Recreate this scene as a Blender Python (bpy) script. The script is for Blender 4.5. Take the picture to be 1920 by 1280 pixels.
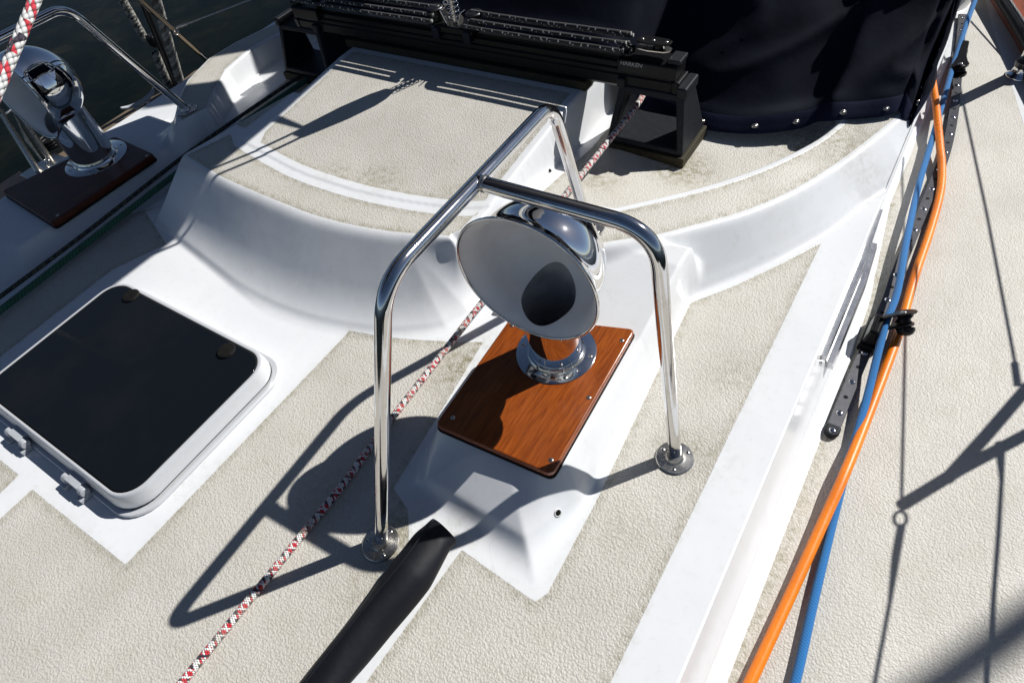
import bpy, bmesh, math, random
import numpy as np
from mathutils import Vector, Matrix
random.seed(7); np.random.seed(7)
for o in list(bpy.data.objects): bpy.data.objects.remove(o)
SC = bpy.context.scene
COL = SC.collection
R_ = math.radians

# ------------------------------------------------------------------ camera, sky, sun, exposure
F = 1190.0; H = 1.15
yaw, pit, rol = R_(-42.25), R_(49.9), R_(-12.8)
fw = np.array([math.sin(yaw)*math.cos(pit), math.cos(yaw)*math.cos(pit), -math.sin(pit)])
rt = np.cross(fw, [0, 0, 1]); rt /= np.linalg.norm(rt); up = np.cross(rt, fw)
RM = np.array([math.cos(rol)*rt+math.sin(rol)*up, -math.sin(rol)*rt+math.cos(rol)*up, -fw])
cam = bpy.data.cameras.new('camera'); camo = bpy.data.objects.new('camera', cam); COL.objects.link(camo)
m = Matrix([[RM[c][r] for c in range(3)]+[0] for r in range(3)]+[[0, 0, 0, 1]])
m.translation = (0, 0, H); camo.matrix_world = m
cam.sensor_width = 36; cam.lens = 36*F/1920; cam.clip_start = .02; cam.clip_end = 3000
SC.camera = camo
SUNV = Vector((.58, .92, 1.0)).normalized()            # towards the sun
w = bpy.data.worlds.new('World'); SC.world = w; w.use_nodes = True
sky = w.node_tree.nodes.new('ShaderNodeTexSky'); sky.sky_type = 'NISHITA'; sky.sun_disc = False
sky.sun_elevation = math.asin(SUNV.z); sky.sun_rotation = math.atan2(SUNV.x, SUNV.y)
sky.air_density = .6; sky.dust_density = .3; sky.ozone_density = 1.2
bg = w.node_tree.nodes['Background']; bg.inputs[1].default_value = .05
w.node_tree.links.new(sky.outputs[0], bg.inputs[0])
sl = bpy.data.lights.new('sun', 'SUN'); sl.energy = 5.0; sl.angle = R_(.53); sl.color = (1, .98, .952)
so = bpy.data.objects.new('sun', sl); COL.objects.link(so)
so.rotation_euler = (-SUNV).to_track_quat('-Z', 'Y').to_euler()
SC.view_settings.view_transform = 'Standard'; SC.view_settings.look = 'None'
SC.view_settings.exposure = 0.18; SC.view_settings.gamma = 1
try:
    SC.cycles.max_bounces = 8; SC.cycles.glossy_bounces = 5; SC.cycles.diffuse_bounces = 4
    SC.cycles.sample_clamp_indirect = 6; SC.cycles.caustics_reflective = False
except Exception: pass

def at(px, py, z):                                      # photograph pixel -> point at height z
    d = np.array([(px-960)/F, -(py-640)/F, -1])@RM
    return Vector(tuple(np.array([0, 0, H])+(z-H)/d[2]*d))
def ats(s, z): return [at(*map(float, q.split(',')), z) for q in s.split()]

# ------------------------------------------------------------------ object helpers
def tag(o, label=None, cat=None, group=None, kind=None):
    if label: o['label'] = label
    if cat: o['category'] = cat
    if group: o['group'] = group
    if kind: o['kind'] = kind
    return o
def empty(name, loc, label, cat, group=None):
    o = bpy.data.objects.new(name, None); COL.objects.link(o); o.location = loc
    o.empty_display_size = .05
    return tag(o, label, cat, group)
def link(name, me, mat, parent=None, smooth=True, local=False):
    if isinstance(me, bmesh.types.BMesh):
        b = me; me = bpy.data.meshes.new(name); b.normal_update(); b.to_mesh(me); b.free()
    if smooth: me.polygons.foreach_set('use_smooth', [True]*len(me.polygons))
    if mat: me.materials.append(mat)
    o = bpy.data.objects.new(name, me); COL.objects.link(o)
    if parent is not None:
        o.parent = parent
        o.location = -parent.location if parent.type == 'EMPTY' and not local else Vector((0, 0, 0))
    return o
def smooth_by_angle(o, deg=35):
    me = o.data; b = bmesh.new(); b.from_mesh(me)
    for e in b.edges:
        if len(e.link_faces) == 2 and e.calc_face_angle(0) > R_(deg): e.smooth = False
    b.to_mesh(me); b.free(); return o
def bevel(o, wd, seg=3, ang=30):
    md = o.modifiers.new('bevel', 'BEVEL'); md.width = wd; md.segments = seg; md.limit_method = 'ANGLE'; md.angle_limit = R_(ang)
    md.harden_normals = True; return o

def catmull(pts, n=8, closed=False):
    P = [Vector(p) for p in pts]; out = []; N = len(P)
    rng = N if closed else N-1
    for i in range(rng):
        if closed: a, b, c, d = P[(i-1) % N], P[i], P[(i+1) % N], P[(i+2) % N]
        else: a, b, c, d = P[max(i-1, 0)], P[i], P[i+1], P[min(i+2, N-1)]
        for k in range(n):
            t = k/n
            out.append(.5*((2*b)+(c-a)*t+(2*a-5*b+4*c-d)*t*t+(-a+3*b-3*c+d)*t**3))
    if not closed: out.append(P[-1])
    return out
def bend_path(pts, r, n=10):                            # straight runs with rounded bends
    P = [Vector(p) for p in pts]; out = [P[0]]
    for i in range(1, len(P)-1):
        a = (P[i-1]-P[i]); c = (P[i+1]-P[i]); la, lc = a.length, c.length; a.normalize(); c.normalize()
        th = a.angle(c); L = min(r/math.tan(th/2), la*.49, lc*.49)
        p0 = P[i]+a*L; p1 = P[i]+c*L
        for k in range(n+1):
            t = k/n; out.append(p0*(1-t)**2+P[i]*2*t*(1-t)+p1*t*t)
    out.append(P[-1]); return out
def sweep(bm, path, rad, n=20, cap=True, uvscale=1.0, shape=None, up0=None):
    """tube along path; rad number or function of index; uv = (around, metres along)"""
    P = [Vector(p) for p in path]; uvl = bm.loops.layers.uv.verify()
    T = []
    for i in range(len(P)):
        t = P[min(i+1, len(P)-1)]-P[max(i-1, 0)]; T.append(t.normalized())
    nrm = T[0].orthogonal().normalized() if up0 is None else (Vector(up0)-T[0]*T[0].dot(Vector(up0))).normalized()
    rings = []; L = [0.0]
    for i in range(len(P)):
        if i: 
            L.append(L[-1]+(P[i]-P[i-1]).length)
            nrm = (nrm-T[i]*nrm.dot(T[i])).normalized()
        bi = T[i].cross(nrm); r = rad(i/(len(P)-1)) if callable(rad) else rad
        ring = []
        for k in range(n):
            a = 2*math.pi*k/n
            sx, sy = (shape(a, i/(len(P)-1)) if shape else (1, 1))
            ring.append(bm.verts.new(P[i]+nrm*(math.cos(a)*r*sx)+bi*(math.sin(a)*r*sy)))
        rings.append(ring)
    for i in range(len(P)-1):
        for k in range(n):
            f = bm.faces.new((rings[i][k], rings[i][(k+1) % n], rings[i+1][(k+1) % n], rings[i+1][k]))
            us = (k/n, (k+1)/n, (k+1)/n, k/n); vs = (L[i], L[i], L[i+1], L[i+1])
            for lp, u, v in zip(f.loops, us, vs): lp[uvl].uv = (u, v*uvscale)
    if cap:
        bm.faces.new(list(reversed(rings[0]))); bm.faces.new(rings[-1])
    return bm
def tube(name, path, rad, mat, parent=None, n=20, **k):
    o = link(name, sweep(bmesh.new(), path, rad, n, **k), mat, parent); smooth_by_angle(o, 50); return o
def frame_to(bm_verts, M): 
    for v in bm_verts: v.co = M@v.co
def basis(origin, zdir, xdir=None):
    z = Vector(zdir).normalized(); x = Vector(xdir) if xdir is not None else z.orthogonal()
    x = (x-z*x.dot(z)).normalized(); y = z.cross(x)
    return Matrix([[x[i], y[i], z[i], origin[i]] for i in range(3)]+[[0, 0, 0, 1]])
def lathe(bm, prof, M=Matrix(), n=40, a0=0):
    """profile list of (r,z); r=0 closes"""
    new = []; rings = []
    for r, z in prof:
        if r < 1e-6:
            v = bm.verts.new((0, 0, z)); rings.append([v]); new.append(v)
        else:
            rg = [bm.verts.new((r*math.cos(a0+2*math.pi*k/n), r*math.sin(a0+2*math.pi*k/n), z)) for k in range(n)]; rings.append(rg); new += rg
    for a, b in zip(rings, rings[1:]):
        for k in range(n):
            if len(a) == 1 and len(b) == 1: continue
            if len(a) == 1: bm.faces.new((a[0], b[(k+1) % n], b[k]))
            elif len(b) == 1: bm.faces.new((a[k], a[(k+1) % n], b[0]))
            else: bm.faces.new((a[k], a[(k+1) % n], b[(k+1) % n], b[k]))
    frame_to(new, M); return bm
def box(bm, M, sx, sy, sz):
    vs = [bm.verts.new(M@Vector((x*sx/2, y*sy/2, z*sz/2))) for x in (-1, 1) for y in (-1, 1) for z in (-1, 1)]
    for q in ((0, 1, 3, 2), (4, 6, 7, 5), (0, 4, 5, 1), (2, 3, 7, 6), (0, 2, 6, 4), (1, 5, 7, 3)): bm.faces.new([vs[i] for i in q])
    return bm
def prism(bm, poly, z0, z1, M=Matrix()):
    a = [bm.verts.new(M@Vector((p[0], p[1], z0))) for p in poly]; b = [bm.verts.new(M@Vector((p[0], p[1], z1))) for p in poly]
    n = len(poly)
    bm.faces.new(list(reversed(a))); bm.faces.new(b)
    for i in range(n): bm.faces.new((a[i], a[(i+1) % n], b[(i+1) % n], b[i]))
    return bm
def rrect(x0, x1, y0, y1, r, n=8):
    out = []
    for cx, cy, a in ((x1-r, y1-r, 0), (x0+r, y1-r, 90), (x0+r, y0+r, 180), (x1-r, y0+r, 270)):
        for k in range(n+1): t = R_(a+90*k/n); out.append((cx+r*math.cos(t), cy+r*math.sin(t)))
    return out
def copy_thing(root, loc, rotz=0, label=None):
    r = root.copy(); COL.objects.link(r); r.location = loc; r.rotation_euler = (0, 0, rotz)
    if label: r['label'] = label
    for ch in list(root.children):
        c = ch.copy(); COL.objects.link(c); c.parent = r
        for g in list(ch.children):
            d = g.copy(); COL.objects.link(d); d.parent = c
    return r

# ------------------------------------------------------------------ materials
def mat(name, base=(.8, .8, .8), rough=.5, metal=0, **kw):
    m = bpy.data.materials.new(name); m.use_nodes = True
    b = m.node_tree.nodes['Principled BSDF']; b.inputs['Base Color'].default_value = (*base, 1)
    b.inputs['Roughness'].default_value = rough; b.inputs['Metallic'].default_value = metal
    for k, v in kw.items(): b.inputs[k].default_value = v
    return m, m.node_tree, b
class G:                                                 # small node-graph helper
    def __init__(s, nt): s.nt = nt
    def n(s, t, **k):
        x = s.nt.nodes.new(t)
        for a, b in k.items(): setattr(x, a, b)
        return x
    def l(s, a, b): s.nt.links.new(a, b)
    def setin(s, sock, v):
        if hasattr(v, 'links') or isinstance(v, bpy.types.NodeSocket): s.l(v, sock)
        else: sock.default_value = v
    def math(s, op, a, b=0.0, clamp=False):
        x = s.n('ShaderNodeMath', operation=op); x.use_clamp = clamp
        s.setin(x.inputs[0], a); s.setin(x.inputs[1], b); return x.outputs[0]
    def noise(s, vec, scale, detail=3, rough=.5, dist=0):
        x = s.n('ShaderNodeTexNoise'); s.l(vec, x.inputs['Vector']); x.inputs['Scale'].default_value = scale
        x.inputs['Detail'].default_value = detail; x.inputs['Roughness'].default_value = rough; x.inputs['Distortion'].default_value = dist
        return x.outputs[0]
    def ramp(s, fac, stops):
        x = s.n('ShaderNodeValToRGB'); s.l(fac, x.inputs[0]); e = x.color_ramp.elements
        while len(e) < len(stops): e.new(.5)
        for q, (p, c) in zip(e, stops): q.position = p; q.color = (*c, 1) if len(c) == 3 else c
        return x.outputs[0]
    def mix(s, fac, a, b, mode='MIX'):
        x = s.n('ShaderNodeMix', data_type='RGBA', blend_type=mode)
        s.setin(x.inputs[0], fac); s.setin(x.inputs[6], a if not isinstance(a, tuple) else (*a, 1)); s.setin(x.inputs[7], b if not isinstance(b, tuple) else (*b, 1))
        return x.outputs[2]
    def bump(s, h, strength, dist, normal=None):
        x = s.n('ShaderNodeBump'); s.setin(x.inputs['Strength'], strength); x.inputs['Distance'].default_value = dist
        s.l(h, x.inputs['Height'])
        if normal is not None: s.l(normal, x.inputs['Normal'])
        return x.outputs[0]
    def pos(s): return s.n('ShaderNodeNewGeometry').outputs['Position']
    def scale(s, v, k):
        x = s.n('ShaderNodeVectorMath', operation='MULTIPLY'); s.l(v, x.inputs[0]); x.inputs[1].default_value = k; return x.outputs[0]
def step(g, v, w=.0006): # 0..1 across +-w
    return g.math('ADD', g.math('DIVIDE', v, 2*w), .5, clamp=True)

def deck_material(name='moulded_gelcoat'):
    """white gelcoat with cream moulded non-slip pads where attribute ns > 0; mould grime grows where attribute dirt is high"""
    m, nt, b = mat(name, rough=.22); g = G(nt); P = g.pos()
    at_ = g.n('ShaderNodeAttribute', attribute_name='ns'); di = g.n('ShaderNodeAttribute', attribute_name='dirt')
    wob = g.math('MULTIPLY', g.math('SUBTRACT', g.noise(P, 260, 2), .5), .0014)
    msk = step(g, g.math('ADD', at_.outputs['Fac'], wob), .0007)
    # gelcoat
    n1 = g.noise(P, 3.1, 4); 
    gel = g.ramp(n1, [(.3, (.70, .715, .73)), (.7, (.76, .77, .775))])
    spk = g.ramp(g.noise(P, 420, 1), [(.765, (0, 0, 0)), (.79, (1, 1, 1))])
    gel = g.mix(g.math('MULTIPLY', spk, .35), gel, (.30, .27, .22))
    smear = g.ramp(g.noise(g.scale(P, (1, .25, 1)), 14, 5, .65), [(.5, (0, 0, 0)), (.8, (1, 1, 1))])
    gel = g.mix(g.math('MULTIPLY', smear, .16), gel, (.55, .53, .46))
    crz = g.n('ShaderNodeTexVoronoi', feature='DISTANCE_TO_EDGE'); crz.inputs['Scale'].default_value = 9; g.l(g.scale(P, (1, .45, 1.3)), crz.inputs['Vector'])
    crk = g.math('MULTIPLY', g.math('LESS_THAN', crz.outputs['Distance'], .0035), g.ramp(g.noise(P, 2.3, 3), [(.55, (0, 0, 0)), (.62, (1, 1, 1))]))
    gel = g.mix(g.math('MULTIPLY', crk, .10), gel, (.38, .37, .34))
    run = g.ramp(g.noise(g.scale(P, (55, 55, 5)), 1.0, 4, .6), [(.56, (0, 0, 0)), (.72, (1, 1, 1))])
    gel = g.mix(g.math('MULTIPLY', run, .13), gel, (.46, .43, .36))
    # pad
    cr = g.ramp(g.noise(P, 5, 4), [(.3, (.50, .482, .435)), (.7, (.585, .562, .510))])
    blotch = g.ramp(g.noise(P, 17, 5, .7), [(.5, (0, 0, 0)), (.72, (1, 1, 1))])
    cr = g.mix(g.math('MULTIPLY', blotch, .28), cr, (.42, .37, .27))
    leather = g.n('ShaderNodeTexVoronoi', feature='SMOOTH_F1'); leather.inputs['Scale'].default_value = 245; leather.inputs['Smoothness'].default_value = .6
    wp = g.n('ShaderNodeVectorMath', operation='ADD'); g.l(P, wp.inputs[0])
    wn = g.n('ShaderNodeTexNoise'); g.l(P, wn.inputs['Vector']); wn.inputs['Scale'].default_value = 120
    g.l(g.scale(wn.outputs['Color'], (.006, .006, .006)), wp.inputs[1]); g.l(wp.outputs[0], leather.inputs['Vector'])
    lh = leather.outputs['Distance']
    pit = g.ramp(lh, [(.35, (0, 0, 0)), (.62, (1, 1, 1))])
    cr = g.mix(g.math('MULTIPLY', pit, .22), cr, (.30, .26, .19))
    # algae grime near edges
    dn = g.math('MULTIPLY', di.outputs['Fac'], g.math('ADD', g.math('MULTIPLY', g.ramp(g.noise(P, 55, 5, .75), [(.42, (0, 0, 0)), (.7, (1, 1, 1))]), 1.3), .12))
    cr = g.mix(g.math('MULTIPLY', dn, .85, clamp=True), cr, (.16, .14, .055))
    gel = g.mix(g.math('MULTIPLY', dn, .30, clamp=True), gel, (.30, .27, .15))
    g.l(g.mix(msk, gel, cr), b.inputs['Base Color'])
    g.l(g.math('ADD', g.math('MULTIPLY', msk, .42), g.math('ADD', g.math('MULTIPLY', smear, .15), .17)), b.inputs['Roughness'])
    hgt = g.math('ADD', g.math('MULTIPLY', msk, .9), g.math('MULTIPLY', g.math('MULTIPLY', lh, -1.15), msk))
    und = g.math('MULTIPLY', g.noise(P, 9, 2), 1.2)
    hgt = g.math('ADD', hgt, g.math('MULTIPLY', und, g.math('SUBTRACT', 1, msk)))
    g.l(g.bump(hgt, .62, .0018), b.inputs['Normal'])
    b.inputs['Coat Weight'].default_value = 0
    return m
M_DECK = deck_material()
def stained_metal(name, base, rough, amp=.1, sc=40, col2=None, k=.3):
    m, nt, b = mat(name, base, rough, 1.0); g = G(nt); P = g.pos()
    n = g.noise(P, sc, 5, .7); g.l(g.math('ADD', g.math('MULTIPLY', n, amp*2), rough-amp, clamp=True), b.inputs['Roughness'])
    if col2:
        s = g.ramp(g.noise(P, sc*1.7, 6, .75), [(.52, (0, 0, 0)), (.75, (1, 1, 1))])
        g.l(g.mix(g.math('MULTIPLY', s, k), base, col2), b.inputs['Base Color'])
    return m
M_CHROME = stained_metal('polished_stainless', (.74, .73, .72), .09, .05, 30, (.38, .33, .25), .35)
M_COWL = stained_metal('mirror_stainless', (.78, .79, .80), .045, .025, 22, (.45, .43, .4), .15)
M_STEEL = stained_metal('weathered_stainless', (.56, .54, .50), .27, .12, 60, (.30, .24, .14), .45)
M_GREYMET = stained_metal('brushed_alloy', (.085, .085, .092), .40, .1, 50, (.12, .11, .1), .3)
def plastic(name, base, rough, bs=0, sc=200, dirt=None):
    m, nt, b = mat(name, base, rough); b.inputs['Specular IOR Level'].default_value = .16 if max(base) < .05 else .5; g = G(nt); P = g.pos()
    n = g.noise(P, sc*.2, 4)
    g.l(g.mix(g.math('MULTIPLY', g.ramp(n, [(.4, (0, 0, 0)), (.75, (1, 1, 1))]), .5), base, dirt or tuple(c*.6+.01 for c in base)), b.inputs['Base Color'])
    if bs: g.l(g.bump(g.noise(P, sc, 3), bs, .001), b.inputs['Normal'])
    return m
M_BLACK = plastic('black_plastic', (.006, .006, .007), .36, .2, 500, (.016, .016, .016))
M_BLACKSAT = plastic('black_anodised', (.006, .006, .007), .42, .05, 300, (.014, .013, .012))
M_GREYPL = plastic('dark_grey_support', (.014, .016, .020), .5, .35, 420, (.026, .028, .030))
M_DKHOLE = plastic('dark_hole', (.006, .006, .006), .8)
M_INNER = plastic('cowl_inner_paint', (.86, .86, .86), .42, .05, 120, (.74, .72, .69))
M_THROAT = plastic('cowl_throat_paint', (.42, .42, .43), .5, .05, 120, (.14, .13, .13))
M_ALU = stained_metal('satin_aluminium', (.62, .635, .65), .36, .08, 60, (.45, .45, .45), .25)
M_ALU.node_tree.nodes['Principled BSDF'].inputs['Metallic'].default_value = .25
M_ALUP = plastic('grey_anodised', (.42, .44, .47), .33, .03, 200, (.33, .34, .36))
M_SEAL = plastic('black_rubber_seal', (.007, .007, .007), .7, .3, 400, (.022, .020, .016))
M_LENS, _nt, _b = mat('smoked_acrylic', (.006, .008, .010), .09); _g = G(_nt); _P = _g.pos()
_d = _g.ramp(_g.noise(_P, 900, 2), [(.74, (0, 0, 0)), (.8, (1, 1, 1))])
_c = _g.mix(_g.math('MULTIPLY', _d, .10), (.006, .008, .011), (.25, .25, .25))
_dd = _g.ramp(_g.noise(_P, 4.5, 4), [(.5, (0, 0, 0)), (.72, (1, 1, 1))])
_g.l(_g.mix(_g.math('MULTIPLY', _dd, .018), _c, (.20, .14, .09)), _b.inputs['Base Color'])
_g.l(_g.math('ADD', _g.math('MULTIPLY', _dd, .05), .09), _b.inputs['Roughness'])
_b.inputs['Specular IOR Level'].default_value = .18
def teak(name, cols, rough, rot=0, coat=.0):
    m, nt, b = mat(name, cols[0], rough); g = G(nt); P = g.pos()
    st = g.scale(P, (1, .09, 1)); 
    n = g.noise(st, 160, 6, .65, .6); n2 = g.noise(P, 6, 4)
    c = g.ramp(n, [(.28, cols[0]), (.5, cols[1]), (.72, cols[2])])
    c = g.mix(g.math('MULTIPLY', g.ramp(n2, [(.35, (0, 0, 0)), (.7, (1, 1, 1))]), .45), c, cols[0])
    scr = g.ramp(g.noise(g.scale(P, (1, .25, 1)), 70, 5, .8), [(.68, (0, 0, 0)), (.76, (1, 1, 1))])
    c = g.mix(g.math('MULTIPLY', scr, .5), c, (.10, .05, .02))
    g.l(c, b.inputs['Base Color']); g.l(g.bump(n, .25, .0012), b.inputs['Normal'])
    g.l(g.math('ADD', g.math('MULTIPLY', n2, .22), rough-.1), b.inputs['Roughness'])
    b.inputs['Coat Weight'].default_value = coat; b.inputs['Coat Roughness'].default_value = .12; b.inputs['Specular IOR Level'].default_value = .3
    return m
M_MAHOG = teak('varnished_mahogany', [(.13, .026, .004), (.27, .060, .007), (.37, .096, .013)], .30, coat=.4)
M_TEAKOR = teak('varnished_teak_rail', [(.22, .09, .03), (.38, .17, .06), (.46, .23, .09)], .35, coat=.4)
M_WEATH = teak('weathered_rail', [(.10, .075, .05), (.16, .125, .085), (.20, .16, .11)], .6)
M_MAHSHADE = teak('shaded_mahogany', [(.045, .008, .002), (.085, .016, .004), (.12, .026, .006)], .42, coat=.08)  # mahogany copy with the far board's shade put into its colour
M_PLINTH = teak('weathered_wood', [(.018, .015, .008), (.038, .032, .017), (.06, .052, .03)], .75)
def canvas(name, base, weave=900):
    m, nt, b = mat(name, base, .82); g = G(nt); P = g.pos()
    b.inputs['Specular IOR Level'].default_value = .15
    wx = g.n('ShaderNodeTexWave', bands_direction='X'); wx.inputs['Scale'].default_value = weave; g.l(P, wx.inputs[0])
    wz = g.n('ShaderNodeTexWave', bands_direction='Z'); wz.inputs['Scale'].default_value = weave; g.l(P, wz.inputs[0])
    h = g.math('ADD', wx.outputs['Fac'], wz.outputs['Fac'])
    fade = g.ramp(g.noise(P, 7, 5), [(.4, (0, 0, 0)), (.75, (1, 1, 1))])
    g.l(g.mix(g.math('MULTIPLY', fade, .5), base, tuple(c*1.7+.003 for c in base)), b.inputs['Base Color'])
    n1 = g.bump(h, .12, .0006); g.l(g.bump(g.noise(P, 30, 4), .25, .004, n1), b.inputs['Normal'])
    return m
M_NAVY = canvas('navy_acrylic_canvas', (.0011, .0026, .0100))
M_NAVYTRIM = canvas('navy_binding', (.0035, .0055, .021))
M_SLEEVE = canvas('dark_canvas_sleeve', (.0045, .0050, .0080)); M_SLEEVE.node_tree.nodes['Principled BSDF'].inputs['Specular IOR Level'].default_value = .25; M_SLEEVE.node_tree.nodes['Principled BSDF'].inputs['Roughness'].default_value = .55
def rope_mat(name, base, flecks, n=7, pitch=.022, rad=.007, bs=.8, density=.5, group=3.0, dirt=None):
    """braid: two crossing helices of strands; whole strands carry a fleck colour"""
    m, nt, b = mat(name, base, .75); g = G(nt); b.inputs['Sheen Weight'].default_value = .2
    uv = g.n('ShaderNodeUVMap').outputs[0]; sp = g.n('ShaderNodeSeparateXYZ'); g.l(uv, sp.inputs[0])
    u = g.math('MULTIPLY', sp.outputs[0], n); v = g.math('DIVIDE', sp.outputs[1], pitch/2)
    a = g.math('ADD', v, u); c = g.math('SUBTRACT', v, u)
    fa = g.math('SUBTRACT', g.math('FRACT', a), .5); fc = g.math('SUBTRACT', g.math('FRACT', c), .5)
    ca = g.math('FLOOR', a); cc = g.math('FLOOR', c)
    hh = g.math('SUBTRACT', 1, g.math('ADD', g.math('MULTIPLY', g.math('MULTIPLY', fa, fa), 2.6), g.math('MULTIPLY', g.math('MULTIPLY', fc, fc), 2.6)))
    col = base if not isinstance(base, tuple) else None
    edge = g.ramp(hh, [(.05, (.35, .35, .35)), (.45, (1, 1, 1))])
    cur = g.mix(0.0, base, base)
    for i, (fcol, per, off, wid) in enumerate(flecks):
        s = ca if i % 2 == 0 else cc
        k = g.math('MODULO', g.math('ADD', g.math('ABSOLUTE', s), off), per)
        k = g.math('LESS_THAN', k, abs(wid))
        if wid < 0:                                      # single cells instead of whole strands
            s2 = cc if i % 2 == 0 else ca
            k = g.math('MULTIPLY', k, g.math('LESS_THAN', g.math('MODULO', g.math('ADD', g.math('ABSOLUTE', s2), off), per), abs(wid)))
        # group along the rope
        gr = g.math('FRACT', g.math('DIVIDE', g.math('ADD', sp.outputs[1], off*.011), pitch*group))
        k = g.math('MULTIPLY', k, g.math('LESS_THAN', gr, density))
        cur = g.mix(k, cur, fcol)
    P = g.pos()
    if dirt: cur = g.mix(g.math('MULTIPLY', g.ramp(g.noise(P, 28, 5, .7), [(.42, (0, 0, 0)), (.72, (1, 1, 1))]), .6), cur, dirt)
    cur = g.mix(1.0, cur, edge, 'MULTIPLY')
    g.l(cur, b.inputs['Base Color'])
    fib = g.math('MULTIPLY', g.noise(P, 1800, 2), .15)
    g.l(g.bump(g.math('ADD', hh, fib), bs, rad*.22), b.inputs['Normal'])
    return m
M_RED = rope_mat('red_fleck_braid', (.78, .77, .74), [((.55, .015, .03), 4, 1, .9), ((.02, .012, .03), 5, 2, .9), ((.55, .015, .03), 3, 3, -1.5), ((.03, .02, .03), 4, 5, -1.2)], n=6, pitch=.0088, rad=.0075, group=5.0, density=.5, dirt=(.40, .37, .30))
M_REDBIG = rope_mat('red_fleck_braid_close', (.62, .62, .60), [((.50, .015, .03), 5, 1, 1.8), ((.02, .012, .03), 6, 2, 1.4), ((.52, .02, .04), 4, 3, .9)], n=5, pitch=.0125, rad=.007, group=4.2, density=.5)
M_BLUE = rope_mat('blue_braid', (.004, .14, .42), [((.008, .21, .55), 2, 0, 1)], n=9, pitch=.006, rad=.008, bs=.7, density=1.1)
M_BLKROPE = rope_mat('black_fleck_braid', (.008, .008, .008), [((.75, .75, .70), 3, 0, -.9), ((.45, .45, .4), 4, 2, -.9)], n=5, pitch=.012, rad=.005, group=2.6, density=.5)
M_GREEN = rope_mat('green_braid', (.015, .11, .065), [((.035, .19, .11), 3, 0, 1)], n=8, pitch=.008, rad=.006, density=1.1, dirt=(.05, .05, .03))
M_NAVYROPE = rope_mat('mossy_fleck_braid', (.075, .085, .05), [((.006, .007, .02), 3, 0, 1.5), ((.008, .009, .02), 4, 1, 1.4)], n=5, pitch=.014, rad=.006, group=2.2, density=.55, dirt=(.06, .06, .03))
M_OLDROPE = rope_mat('weathered_laid_rope', (.34, .33, .29), [((.08, .075, .06), 3, 0, 1)], n=3, pitch=.03, rad=.012, bs=1.0, density=1.1, dirt=(.07, .065, .05))
m_, nt_, b_ = mat('orange_pvc_cord', (.72, .17, .008), .42); g_ = G(nt_); P_ = g_.pos()
c_ = g_.ramp(g_.noise(P_, 9, 4), [(.3, (.74, .165, .002)), (.7, (.86, .23, .004))])
sp_ = g_.ramp(g_.noise(P_, 150, 3, .6), [(.57, (0, 0, 0)), (.63, (1, 1, 1))])
gr_ = g_.ramp(g_.noise(P_, 3.2, 2), [(.5, (0, 0, 0)), (.62, (1, 1, 1))])
c_ = g_.mix(g_.math('MULTIPLY', sp_, g_.math('ADD', g_.math('MULTIPLY', gr_, .7), .1)), c_, (.16, .03, .006)); g_.l(c_, b_.inputs['Base Color'])
g_.l(g_.bump(g_.noise(P_, 45, 3), .3, .002), b_.inputs['Normal']); M_ORANGE = m_

# ------------------------------------------------------------------ moulded deck as a height field
# polygons: T = edge of the flat top, B = foot of the slope
def arr(pts): return np.array([(p[0], p[1]) for p in pts])
def pline(pts, n=6): return arr(catmull([Vector((p[0], p[1], 0)) for p in pts], n))
def seg_dist(X, Y, poly, closed=True):
    d = np.full(X.shape, 1e9); n = len(poly)
    for i in range(n if closed else n-1):
        a = poly[i]; b = poly[(i+1) % n]; ab = b-a; L = ab@ab
        if L < 1e-12: continue
        t = np.clip(((X-a[0])*ab[0]+(Y-a[1])*ab[1])/L, 0, 1)
        d = np.minimum(d, (X-a[0]-t*ab[0])**2+(Y-a[1]-t*ab[1])**2)
    return np.sqrt(d)
def inside(X, Y, poly):
    c = np.zeros(X.shape, bool); n = len(poly)
    for i in range(n):
        a = poly[i]; b = poly[(i+1) % n]
        if a[1] == b[1]: continue
        k = ((a[1] > Y) != (b[1] > Y)) & (X < (b[0]-a[0])*(Y-a[1])/(b[1]-a[1])+a[0]); c ^= k
    return c
def sdf(X, Y, poly):
    d = seg_dist(X, Y, poly); return np.where(inside(X, Y, poly), d, -d)
def prof(t, foot=.30, top=.05):
    t = np.clip(t, 0, 1)
    lin = 1-t/(1-foot*.5)
    a = foot; z = np.where(lin < a, np.where(lin > -a, (lin+a)**2/(4*a), 0), lin)
    z = np.minimum(z, 1)
    u = t/top; z = np.where(t < top, 1-(1-prof0(top, foot))*u*u, z) if False else z
    return np.clip(z, 0, 1)
def smax(a, b, k):
    h = np.maximum(k-np.abs(a-b), 0)/k; return np.maximum(a, b)+h*h*k*.25
def smin(a, b, k): return -smax(-a, -b, k)
def mound(X, Y, T, B, h, foot=.3):
    """returns height 0..h with slope between B and T"""
    x0, y0 = B.min(0)-.01; x1, y1 = B.max(0)+.01
    out = np.zeros(X.shape); k = (X > x0) & (X < x1) & (Y > y0) & (Y < y1)
    x, y = X[k], Y[k]
    inT = inside(x, y, T); inB = inside(x, y, B)
    dT = seg_dist(x, y, T); dB = seg_dist(x, y, B)
    t = np.where(inT, -dT/np.maximum(dT+dB, 1e-6), dT/np.maximum(dT+dB, 1e-6))
    lin = 1-t/(1-foot*.5)
    a = foot; z = np.where(lin < a, np.where(lin > -a, (lin+a)**2/(4*a), 0), lin)
    z = smin(z, np.ones_like(z), .10)+.0
    z = np.where(inT & (dT > .012), np.minimum(z, 1), z); z = np.clip(z, 0, 1)
    z = np.where(inB | inT, z, 0)
    out[k] = z*h; return out

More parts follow.
